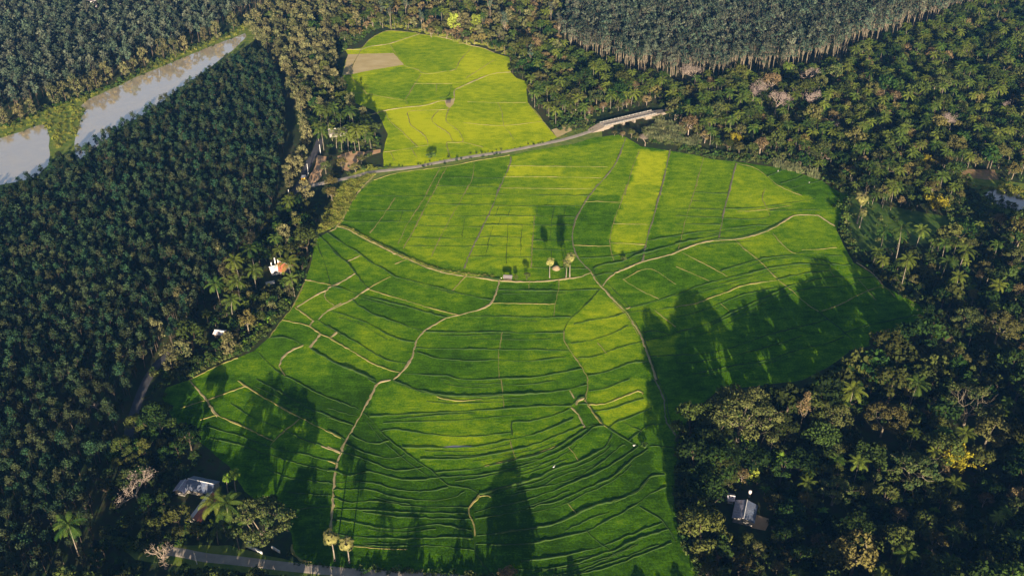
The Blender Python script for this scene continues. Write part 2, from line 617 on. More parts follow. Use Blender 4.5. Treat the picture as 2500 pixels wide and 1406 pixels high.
CATEG = {'rubber_tree': 'rubber tree', 'far_rubber': 'rubber tree', 'tall_tree': 'tree', 'teak_tree': 'teak tree', 'broadleaf_tree': 'tree', 'olive_tree': 'tree', 'rain_tree': 'tree', 'feathery_tree': 'tree',
         'brown_tree': 'tree', 'bare_tree': 'bare tree', 'coconut_palm': 'palm tree', 'areca_palm': 'palm tree', 'palmyra_palm': 'palm tree',
         'bamboo_clump': 'bamboo', 'banana_plant': 'banana plant', 'lime_tree': 'tree', 'shrub': 'shrub', 'reed_clump': 'reeds', 'grass_tuft': 'grass'}
NAMES = {'far_rubber': 'rubber_tree', 'tall_tree': 'pale_trunked_tree', 'olive_tree': 'olive_green_tree', 'rain_tree': 'spreading_tree', 'brown_tree': 'dry_brown_tree', 'lime_tree': 'lime_green_tree'}


def plant(kind, x, y, sc, rz, var, label, group=None, z=0.0):
    d = LIB[kind][var % len(LIB[kind])]
    r = bpy.data.objects.new(NAMES.get(kind, kind), None)
    r.empty_display_size = .5
    col.objects.link(r)
    r.location = (x, y, z)
    r.rotation_euler = (0, 0, rz)
    r.scale = (sc, sc, sc)
    r['label'] = label
    r['category'] = CATEG[kind]
    if group:
        r['group'] = group
    c = bpy.data.objects.new('crown', d['crown'])
    col.objects.link(c)
    c.parent = r
    if d['trunk'] is not None:
        t = bpy.data.objects.new('trunk', d['trunk'])
        col.objects.link(t)
        t.parent = r
    return r


def mass(name, kind, items, label, cat, lod=True):
    """one object for the rest of a kind; items: (x, y, scale, rz, variant)"""
    Vs, Fs, Ms, Ts, Rs = [], [], [], [], []
    off = 0
    for (x, y, sc, rz, var) in items:
        d = LIB[kind][var % len(LIB[kind])]
        for k, mb in enumerate(d['lo'] if lod else d['mb']):
            if not mb.n:
                continue
            V, F, mi, T = mb_cache(mb)
            ca, sa = math.cos(rz) * sc, math.sin(rz) * sc
            W = np.empty_like(V)
            W[:, 0] = V[:, 0] * ca - V[:, 1] * sa + x
            W[:, 1] = V[:, 0] * sa + V[:, 1] * ca + y
            W[:, 2] = V[:, 2] * sc
            Vs.append(W)
            Fs.append(F + off)
            off += len(V)
            Ms.append(np.full(len(F), k))
            Ts.append(T)
            Rs.append(np.full(len(F), rng.random()))
    if not Vs:
        return None
    d = LIB[kind][0]
    me = mesh_from(name, np.concatenate(Vs), np.concatenate(Fs), np.concatenate(Ms), np.concatenate(Ts), [d['leaf'], d['bark']], np.concatenate(Rs))
    return link(name, me, label=label, category=cat, kind='stuff')


_cache = {}


def mb_cache(mb):
    if id(mb) not in _cache:
        V, F, mi, T = mb.arrays()
        _cache[id(mb)] = (V.astype(np.float32), F.astype(np.int32), mi, T.astype(np.float32))
    return _cache[id(mb)]


# ---------------------------------------------------------------- ground sheets
def in_poly(P, poly):
    x, y = P[:, 0], P[:, 1]
    ins = np.zeros(len(P), bool)
    n = len(poly)
    j = n - 1
    for i in range(n):
        xi, yi = poly[i]
        xj, yj = poly[j]
        c = ((yi > y) != (yj > y)) & (x < (xj - xi) * (y - yi) / (yj - yi + 1e-12) + xi)
        ins ^= c
        j = i
    return ins


def sheet(name, P, z, mat, jitter=0.0, crop=None, label=None, world=False, seg=4.0, fine=0):
    pts = np.array(P, float) if world else Gs(P)
    if jitter:
        out = []
        for i in range(len(pts)):
            a, b = pts[i], pts[(i + 1) % len(pts)]
            n = max(1, int(np.linalg.norm(b - a) / seg))
            nrm = np.array((-(b - a)[1], (b - a)[0])) / (np.linalg.norm(b - a) + 1e-9)
            for k in range(n):
                out.append(a + (b - a) * k / n + (nrm * rnd.uniform(-jitter, jitter) if k else 0))
        pts = np.array(out)
    # even triangles over the whole sheet
    lo_, hi_ = pts.min(0), pts.max(0)
    sp = fine or max(9.0, float((hi_ - lo_).max()) / 60)
    gx, gy = np.meshgrid(np.arange(lo_[0] + sp / 2, hi_[0], sp), np.arange(lo_[1] + sp / 2, hi_[1], sp))
    gp = np.stack([gx.ravel(), gy.ravel()], 1)
    if fine:
        gp = gp + rng.uniform(-.3, .3, gp.shape) * fine
    gp = gp[in_poly(gp, pts)] if len(gp) else gp
    nb = len(pts)
    co = [Vector((float(x), float(y))) for x, y in pts] + [Vector((float(x), float(y))) for x, y in gp]
    vv, _e, ff, _a, _b, _c = delaunay_2d_cdt(co, [(i, (i + 1) % nb) for i in range(nb)], [], 1, 1e-4)
    me = bpy.data.meshes.new(name)
    me.from_pydata([(v[0], v[1], z) for v in vv], [], [tuple(f) for f in ff])
    me.update()
    if me.polygons[0].normal.z < 0:
        me.flip_normals()
    me.materials.append(mat)
    if crop is not None:
        a = me.attributes.new('crop', 'FLOAT', 'FACE')
        a.data.foreach_set('value', np.full(len(me.polygons), crop, np.float32))
    o = link(name, me, kind='structure')
    if label:
        o['label'] = label
    return o


def floor_mat():
    m, nt, b = new_mat('forest_floor')
    f1 = noise(nt, .02, 5)
    f2 = noise(nt, .35, 6)
    c = mixc(nt, (.018, .030, .010), (.05, .045, .02), maprange(nt, f1, .4, .62, 0, 1))
    c = mixc(nt, c, (.03, .06, .012), maprange(nt, f2, .45, .7, 0, 1))
    nt.links.new(c, b.inputs['Base Color'])
    spec(b, .9, .1)
    return m


def rice_mat():
    m, nt, b = new_mat('rice_crop')
    at = N(nt, 'ShaderNodeAttribute', attribute_name='crop')
    big = noise(nt, .022, 3, .5)
    mid = noise(nt, .16, 5, .6, stretch=(1.0, 1.6, 1))
    fin = noise(nt, 1.1, 5, .75)
    rows = noise(nt, .8, 3, .55, stretch=(.16, 2.2, 1), rot=.1)
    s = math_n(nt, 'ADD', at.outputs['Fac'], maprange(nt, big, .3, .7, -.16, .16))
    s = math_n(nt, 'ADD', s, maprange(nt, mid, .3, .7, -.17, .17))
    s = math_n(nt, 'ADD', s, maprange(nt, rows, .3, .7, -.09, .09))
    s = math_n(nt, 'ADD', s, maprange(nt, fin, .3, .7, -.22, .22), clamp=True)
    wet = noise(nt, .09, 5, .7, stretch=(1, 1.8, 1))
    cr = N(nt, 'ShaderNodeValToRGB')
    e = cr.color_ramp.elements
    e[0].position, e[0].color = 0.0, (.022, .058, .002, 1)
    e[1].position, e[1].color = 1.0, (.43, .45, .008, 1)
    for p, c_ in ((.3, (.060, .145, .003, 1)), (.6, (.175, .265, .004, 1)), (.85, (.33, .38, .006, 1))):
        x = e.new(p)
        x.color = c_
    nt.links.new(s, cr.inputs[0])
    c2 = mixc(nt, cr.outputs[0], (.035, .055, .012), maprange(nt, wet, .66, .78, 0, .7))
    nt.links.new(c2, b.inputs['Base Color'])
    bp = N(nt, 'ShaderNodeBump')
    bp.inputs['Strength'].default_value = .55
    bp.inputs['Distance'].default_value = .35
    nt.links.new(math_n(nt, 'ADD', fin, math_n(nt, 'MULTIPLY', mid, .8)), bp.inputs['Height'])
    nt.links.new(bp.outputs[0], b.inputs['Normal'])
    spec(b, 1.0, 0.0)
    return m


def water_mat(name='canal_water', base=(.60, .50, .34), gc=(1, .80, .75, 1), mixf=.62):
    m, nt, b = new_mat(name)
    b.inputs['Base Color'].default_value = rgba(base)
    spec(b, .5, .5)
    gl = N(nt, 'ShaderNodeBsdfGlossy')
    gl.inputs['Roughness'].default_value = .05
    gl.inputs['Color'].default_value = gc
    f = noise(nt, 1.4, 3, stretch=(1, .5, 1))
    bp = N(nt, 'ShaderNodeBump')
    bp.inputs['Strength'].default_value = .06
    bp.inputs['Distance'].default_value = .08
    nt.links.new(f, bp.inputs['Height'])
    nt.links.new(bp.outputs[0], gl.inputs['Normal'])
    mx = N(nt, 'ShaderNodeMixShader')
    mx.inputs[0].default_value = mixf
    fl = noise(nt, .06, 6, .7)
    nt.links.new(maprange(nt, fl, .42, .66, mixf + .02, mixf - .06), mx.inputs[0])
    nt.links.new(b.outputs[0], mx.inputs[1])
    nt.links.new(gl.outputs[0], mx.inputs[2])
    nt.links.new(mx.outputs[0], nt.nodes['Material Output'].inputs['Surface'])
    return m


M['floor'] = floor_mat()
M['rice'] = rice_mat()
M['water'] = water_mat()
M['graywater'] = water_mat('pond_water', (.25, .21, .20), (1, .78, .72, 1), .3)
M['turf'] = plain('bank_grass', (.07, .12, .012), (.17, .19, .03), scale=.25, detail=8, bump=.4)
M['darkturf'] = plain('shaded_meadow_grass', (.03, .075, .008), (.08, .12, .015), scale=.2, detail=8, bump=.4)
M['tan'] = plain('dry_bund_earth', (.24, .19, .065), (.15, .16, .025), scale=.35, detail=6, lo=.4, hi=.62)
M['tan2'] = plain('trodden_path_earth', (.31, .24, .12), (.19, .17, .05), scale=.3, detail=6, lo=.45, hi=.7)
M['bundgreen'] = plain('grassy_bund', (.035, .065, .005), (.018, .045, .004), scale=.4, detail=6)
M['gray'] = plain('field_ditch_earth', (.18, .15, .10), (.12, .11, .04), scale=.3, detail=6)
M['soil'] = plain('ploughed_soil', (.40, .30, .13), (.48, .37, .19), scale=.08, detail=8, stretch=(1, 2.5, 1))
M['clay'] = plain('orange_clay', (.42, .24, .12), (.52, .34, .19), scale=.22, detail=8, bump=.5)
M['redgrass'] = plain('dry_red_grass', (.30, .17, .10), (.22, .17, .06), scale=.4, detail=8, bump=.6)
M['asphalt'] = plain('road_surface', (.27, .225, .185), (.37, .31, .25), scale=.25, detail=8, rough=.9)
M['concrete'] = plain('bridge_concrete', (.19, .155, .12), (.26, .21, .165), scale=.4, detail=8, rough=.9)
M['white'] = plain('white_paint', (.72, .68, .64), (.58, .55, .52), scale=.8, rough=.7)
M['wallw'] = plain('limewashed_wall', (.30, .27, .23), (.20, .18, .16), scale=.7, rough=.9)
M['dark'] = plain('dark_opening', (.02, .02, .022))
M['wood'] = plain('weathered_wood', (.17, .13, .09), (.1, .08, .06), scale=2)


def corr_mat(name, a, b_, c_, pitch=1.6):
    """roof sheets: corrugation in the relief, each sheet with its own tone"""
    m, nt, b = new_mat(name)
    tc = N(nt, 'ShaderNodeTexCoord')
    br = N(nt, 'ShaderNodeTexBrick')
    br.inputs['Color1'].default_value = rgba(a)
    br.inputs['Color2'].default_value = rgba(b_)
    br.inputs['Mortar'].default_value = rgba(tuple(x * .45 for x in a))
    br.inputs['Scale'].default_value = 1.0
    br.inputs['Brick Width'].default_value = pitch
    br.inputs['Row Height'].default_value = .9
    br.inputs['Mortar Size'].default_value = .03
    nt.links.new(tc.outputs['Object'], br.inputs['Vector'])
    f = noise(nt, .9, 5)
    nt.links.new(mixc(nt, br.outputs['Color'], c_, maprange(nt, f, .5, .72, 0, .8)), b.inputs['Base Color'])
    spec(b, .55, .3)
    return m


M['metalroof'] = corr_mat('roof_sheets', (.27, .25, .31), (.38, .35, .41), (.2, .14, .11))
M['metalshade'] = corr_mat('shaded_roof_sheets', (.09, .11, .17), (.14, .16, .21), (.12, .11, .11))  # roof sheets darkened and blued: shade put into the colour
M['tile'] = corr_mat('red_roof_tiles', (.38, .10, .06), (.48, .16, .07), (.28, .08, .07), .5)
M['pinkroof'] = corr_mat('pale_pink_roof', (.68, .56, .54), (.75, .64, .6), (.55, .42, .38))
M['thatch'] = plain('grey_palm_thatch', (.24, .20, .20), (.15, .13, .13), scale=3, stretch=(1, 6, 1))

ZG = 0.0
big = [(-2600, -300), (2600, -300), (2600, 3600), (-2600, 3600)]
sheet('ground', big, -0.05, M['floor'], world=True)

# ---- paddies
main_edge = (vp('D', '1350,1400 1500,1325 1700,1240 1820,1190 1920,1100 2020,965 2095,870 2180,700 2225,560 2250,400') +
             vp('E', '0,345 75,290 140,180 240,30') + vp('B', '210,1390 330,1290 480,1240 640,1215 860,1190 1060,1150 1300,1110 1500,1070 1760,1030 1900,985 2080,965 2140,985 2240,1050 2330,1060 2480,1085') +
             vp('C', '120,1105 260,1140 440,1160 620,1185 780,1205 930,1255 1040,1290 1200,1400') +
             vp('F', '1230,60 1180,200 1150,330 1200,440 1270,560 1370,620 1440,670 1500,735 1600,790 1760,870 1790,1000 1500,1120 1250,1190 1100,1300 900,1400') +
             vp('I', '700,30 300,80 150,200 60,330 30,560 -20,800 0,1000 120,1250 250,1440 250,1700 -800,1700') +
             vp('H', '1000,1450 700,1390 300,1385 150,1365 -60,1330') + vp('G', '2230,1315 2150,1300 2095,1240 2085,1100 1980,960 1750,800 1640,620 1560,560 1400,420 1250,300 1160,130 1190,60'))
upper_edge = (vp('B', '100,540 130,430 150,400 125,360 245,345 300,285 385,235 450,222 620,235 655,245 760,255 900,285 1015,320 1110,345 1190,380 1300,412 1310,520 1350,560 1440,590 1420,640 1430,730 1500,810 1560,890 1640,985 1500,1040 1380,1062 1200,1095 1000,1125 800,1160 640,1185 400,1190 395,1090 430,960 370,830 330,790 200,740 120,640'))
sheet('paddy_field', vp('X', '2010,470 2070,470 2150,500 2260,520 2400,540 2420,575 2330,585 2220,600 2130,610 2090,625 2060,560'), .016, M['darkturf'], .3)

PLOTS = [  # crop tone per plot, with the near-to-far change of light put in
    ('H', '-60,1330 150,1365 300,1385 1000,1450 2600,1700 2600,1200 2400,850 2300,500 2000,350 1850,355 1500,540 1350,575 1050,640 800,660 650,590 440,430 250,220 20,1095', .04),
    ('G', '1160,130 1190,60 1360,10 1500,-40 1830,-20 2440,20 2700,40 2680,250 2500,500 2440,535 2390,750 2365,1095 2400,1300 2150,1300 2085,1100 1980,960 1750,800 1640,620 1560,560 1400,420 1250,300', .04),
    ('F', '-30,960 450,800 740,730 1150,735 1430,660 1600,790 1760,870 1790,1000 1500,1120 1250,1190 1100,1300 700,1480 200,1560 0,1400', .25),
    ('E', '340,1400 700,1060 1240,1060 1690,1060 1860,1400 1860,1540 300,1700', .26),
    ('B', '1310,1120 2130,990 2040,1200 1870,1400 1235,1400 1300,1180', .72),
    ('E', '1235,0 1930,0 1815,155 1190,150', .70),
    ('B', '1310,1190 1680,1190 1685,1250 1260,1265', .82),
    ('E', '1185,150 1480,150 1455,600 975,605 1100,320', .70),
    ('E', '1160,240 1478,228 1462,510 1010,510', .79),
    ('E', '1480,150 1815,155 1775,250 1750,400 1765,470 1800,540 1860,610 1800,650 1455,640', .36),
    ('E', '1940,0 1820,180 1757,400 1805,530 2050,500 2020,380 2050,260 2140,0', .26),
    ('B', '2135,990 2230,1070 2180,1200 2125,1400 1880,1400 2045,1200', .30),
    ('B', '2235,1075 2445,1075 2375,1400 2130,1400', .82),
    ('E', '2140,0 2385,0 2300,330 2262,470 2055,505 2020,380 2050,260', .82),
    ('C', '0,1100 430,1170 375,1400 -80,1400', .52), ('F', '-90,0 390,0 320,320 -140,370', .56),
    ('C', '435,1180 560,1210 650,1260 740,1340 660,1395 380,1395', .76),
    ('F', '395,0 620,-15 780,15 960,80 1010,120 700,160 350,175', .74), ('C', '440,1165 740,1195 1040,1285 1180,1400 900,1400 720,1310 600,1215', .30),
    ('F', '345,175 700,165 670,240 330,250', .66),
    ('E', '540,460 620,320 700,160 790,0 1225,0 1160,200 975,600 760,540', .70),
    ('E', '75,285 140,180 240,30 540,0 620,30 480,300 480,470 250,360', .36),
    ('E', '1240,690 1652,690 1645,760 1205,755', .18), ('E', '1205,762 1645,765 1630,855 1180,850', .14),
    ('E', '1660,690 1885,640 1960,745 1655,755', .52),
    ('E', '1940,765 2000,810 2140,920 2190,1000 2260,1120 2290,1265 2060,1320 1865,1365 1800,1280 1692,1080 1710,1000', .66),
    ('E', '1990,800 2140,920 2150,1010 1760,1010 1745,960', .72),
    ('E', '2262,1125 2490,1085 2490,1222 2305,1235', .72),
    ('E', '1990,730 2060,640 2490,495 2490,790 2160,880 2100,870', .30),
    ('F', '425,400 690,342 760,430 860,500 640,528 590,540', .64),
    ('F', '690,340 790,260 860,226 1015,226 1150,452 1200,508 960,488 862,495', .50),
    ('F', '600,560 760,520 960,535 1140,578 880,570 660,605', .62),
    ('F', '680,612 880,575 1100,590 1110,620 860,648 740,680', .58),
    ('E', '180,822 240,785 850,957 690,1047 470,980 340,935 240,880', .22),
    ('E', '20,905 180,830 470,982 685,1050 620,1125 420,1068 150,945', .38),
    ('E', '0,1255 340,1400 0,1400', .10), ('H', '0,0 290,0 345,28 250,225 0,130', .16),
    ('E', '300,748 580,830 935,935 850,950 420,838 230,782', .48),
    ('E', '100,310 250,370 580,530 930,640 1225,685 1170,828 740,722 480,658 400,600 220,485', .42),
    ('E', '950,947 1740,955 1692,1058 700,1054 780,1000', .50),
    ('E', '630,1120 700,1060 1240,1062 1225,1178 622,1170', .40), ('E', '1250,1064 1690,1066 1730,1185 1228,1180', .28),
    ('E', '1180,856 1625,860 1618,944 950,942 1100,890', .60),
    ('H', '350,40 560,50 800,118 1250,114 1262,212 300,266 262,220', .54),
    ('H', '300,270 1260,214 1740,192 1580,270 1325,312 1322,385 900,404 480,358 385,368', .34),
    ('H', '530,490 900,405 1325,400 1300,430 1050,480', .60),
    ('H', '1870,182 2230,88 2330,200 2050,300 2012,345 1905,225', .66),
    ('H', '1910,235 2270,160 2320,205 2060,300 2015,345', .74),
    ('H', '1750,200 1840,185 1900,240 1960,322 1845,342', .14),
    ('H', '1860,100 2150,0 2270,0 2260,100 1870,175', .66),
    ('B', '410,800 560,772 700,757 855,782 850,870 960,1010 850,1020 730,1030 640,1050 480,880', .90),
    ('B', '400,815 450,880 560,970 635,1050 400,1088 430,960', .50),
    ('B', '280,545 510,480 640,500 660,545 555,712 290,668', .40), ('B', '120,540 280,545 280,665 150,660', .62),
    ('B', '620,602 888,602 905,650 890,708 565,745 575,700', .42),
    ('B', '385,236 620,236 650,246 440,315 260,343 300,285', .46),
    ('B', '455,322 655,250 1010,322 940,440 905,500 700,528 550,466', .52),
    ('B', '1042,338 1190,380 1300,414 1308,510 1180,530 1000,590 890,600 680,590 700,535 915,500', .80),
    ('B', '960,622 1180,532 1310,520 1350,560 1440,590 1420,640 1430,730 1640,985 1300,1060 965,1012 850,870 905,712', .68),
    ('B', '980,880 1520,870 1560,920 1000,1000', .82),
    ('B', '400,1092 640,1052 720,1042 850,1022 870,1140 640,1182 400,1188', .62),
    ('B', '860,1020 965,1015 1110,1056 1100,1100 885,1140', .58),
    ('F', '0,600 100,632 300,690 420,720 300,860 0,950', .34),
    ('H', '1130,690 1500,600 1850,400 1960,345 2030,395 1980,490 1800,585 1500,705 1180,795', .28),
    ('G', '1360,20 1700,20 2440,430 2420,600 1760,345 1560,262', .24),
]
PP = []
for i, (v, s, c) in enumerate(PLOTS):
    PP.append((Gs(vp(v, s)), c * .76 + .06 + (.19 if v == 'B' and i > 4 else .0)))


def field(name, edge, z, base):
    o = sheet(name, edge, z, M['rice'], .25, fine=2.6)
    me = o.data
    co = np.empty(len(me.vertices) * 3, np.float32)
    me.vertices.foreach_get('co', co)
    P = co.reshape(-1, 3)[:, :2].astype(float)
    # plots do not end on a ruled line
    W = P + np.stack([np.sin(P[:, 1] * .31 + P[:, 0] * .11), np.sin(P[:, 0] * .27 + 1.3)], 1) * .5
    cr = np.full(len(P), base, np.float32)
    for poly, c in PP:
        lo_, hi_ = poly.min(0), poly.max(0)
        k = np.where((W >= lo_).all(1) & (W <= hi_).all(1))[0]
        if len(k):
            k = k[in_poly(W[k], poly)]
            cr[k] = c
    a = me.attributes.new('crop', 'FLOAT', 'POINT')
    a.data.foreach_set('value', cr)
    return o


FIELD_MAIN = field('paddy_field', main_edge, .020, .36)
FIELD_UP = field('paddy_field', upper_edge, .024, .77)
sheet('bare_soil_plot', vp('B', '145,390 470,382 545,465 330,500 160,535 105,540 130,440'), .06, M['soil'], .3)

# ---- other ground
sheet('canal_bank', vp('A', '-200,1010 0,925 150,880 400,775 650,688 900,590 1200,430 1500,310 1640,260 1750,190 1900,140 1960,150 1950,220 1800,340 1500,560 1080,860 620,1120 560,1250 380,1330 250,1440 0,1560 -300,1650'), .016, M['turf'], .5)
sheet('canal_water', vp('A', '590,775 640,730 700,702 900,612 1000,562 1150,502 1300,440 1450,377 1560,332 1690,285 1790,245 1800,270 1700,370 1500,520 1280,670 1080,820 870,940 700,1080 560,1180 545,1040 572,935 600,850 628,800'), .030, M['water'], .5, seg=6)
sheet('pond_water', vp('A', '-300,1120 0,1012 150,966 250,925 310,912 340,930 355,980 362,1100 360,1200 270,1290 150,1325 0,1352 -300,1440'), .034, M['water'], .5, seg=6)
sheet('pond_water', vp('F', '2200,70 2260,40 2370,38 2440,60 2490,110 2600,180 2600,260 2490,205 2400,180 2320,160 2240,100'), .03, M['graywater'], .4)
sheet('dry_grass_slope', vp('C', '2000,1170 2060,1210 2280,1215 2310,1285 2200,1285 2040,1265'), .03, M['redgrass'], .4)
sheet('meadow', vp('X', '2300,425 2440,440 2600,460 2600,520 2500,500 2400,465 2330,450'), .02, M['turf'], .4)
sheet('meadow', vp('X', '2385,455 2480,470 2600,500 2600,560 2500,540 2400,500'), .022, M['turf'], .4)
z5 = lambda s: [(680 + float(t.split(',')[0]) / 10.04, 340 + float(t.split(',')[1]) / 10.04) for t in s.split()]
sheet('dirt_yard', z5('950,400 1180,430 1150,620 1040,830 1060,900 960,1030 800,1100 690,1060 760,930 900,640'), .05, M['clay'], .3)
sheet('dirt_yard', z5('1440,420 1800,290 2080,310 2500,250 2500,330 2080,440 1880,640 1740,790 1600,760 1500,560'), .055, M['clay'], .3)
sheet('dirt_yard', vp('B', '1600,930 1700,895 1880,835 1870,880 1750,935 1640,985'), .06, M['soil'], .3)
sheet('dirt_yard', vp('B', '835,718 910,705 900,745 872,775 850,762'), .07, M['soil'], .2)
sheet('dirt_yard', vp('I', '560,960 680,1000 640,1080 540,1060'), .05, M['clay'], .4)
sheet('verge', vp('B', '100,1400 330,1320 640,1250 1100,1190 1300,1150 1700,1070 1960,1010 1960,860 1870,900 1640,975 1290,1062 800,1150 480,1190 300,1210 80,1300'), .012, M['turf'], .4)
sheet('verge', vp('X', '775,572 800,500 850,430 900,400 930,420 890,440 850,500 830,548'), .014, M['turf'], .4)
sheet('verge', vp('X', '240,1300 380,1330 560,1330 720,1372 880,1386 1100,1400 1250,1400 1250,1430 1000,1425 860,1412 700,1405 500,1390 330,1365'), .014, M['turf'], .4)
sheet('water_puddle', vp('H', '820,482 900,472 1030,474 1020,484 900,488'), .07, M['graywater'])


# ---- roads, footpaths and bunds: raised ribbons
def smooth_line(P, step):
    P = np.asarray(P, float)
    if len(P) > 2:
        Q = np.vstack([2 * P[0] - P[1], P, 2 * P[-1] - P[-2]])
        out = []
        for i in range(1, len(Q) - 2):
            p0, p1, p2, p3 = Q[i - 1], Q[i], Q[i + 1], Q[i + 2]
            n = max(2, int(np.linalg.norm(p2 - p1) / step))
            for k in range(n):
                t = k / n
                out.append(.5 * ((2 * p1) + (-p0 + p2) * t + (2 * p0 - 5 * p1 + 4 * p2 - p3) * t * t + (-p0 + 3 * p1 - 3 * p2 + p3) * t ** 3))
        out.append(P[-1])
        return np.array(out)
    n = max(2, int(np.linalg.norm(P[1] - P[0]) / step))
    t = np.linspace(0, 1, n + 1)[:, None]
    return P[0] + (P[1] - P[0]) * t


def ribbon(name, P, w, h, mat, jit=.14, z0=-.03, step=1.6, cam=.0, wj=.25, world=False):
    L = smooth_line(P if world else Gs(P), step)
    d = np.gradient(L, axis=0)
    d /= np.linalg.norm(d, axis=1)[:, None] + 1e-9
    nrm = np.stack([-d[:, 1], d[:, 0]], 1)
    n = len(L)
    L = L + nrm * (rng.normal(size=(n, 1)) * jit)
    ww = w * (1 + rng.normal(size=n) * wj * (1 if jit else 0))
    hh = h * (1 + rng.normal(size=n) * .2 * (1 if jit else 0)) + rng.uniform(0, .03)
    if jit:
        ph = rng.uniform(0, 6.28, 3)
        u = np.arange(n) * step
        wave = np.sin(u * .21 + ph[0]) + np.sin(u * .083 + ph[1]) + .6 * np.sin(u * .47 + ph[2])
        hh = hh * np.clip(.85 + .25 * wave, .22, 1.35) + .03
        ww = ww * np.clip(1 + .2 * wave, .5, 1.5)
    prof = [(-.5, 0), (-.3, 1), (.3, 1), (.5, 0)]
    V = []
    for i in range(n):
        for (a, b) in prof:
            q = L[i] + nrm[i] * a * ww[i]
            V.append((q[0], q[1], z0 if b == 0 else hh[i] + (cam if abs(a) < .2 else 0)))
    F = []
    for i in range(n - 1):
        for j in range(3):
            F.append((i * 4 + j, i * 4 + j + 1, i * 4 + 5 + j, i * 4 + 4 + j)[::-1])
    mb = MB()
    mb.add(V, F)
    return link(name, build(mb, name, [mat]), kind='structure')


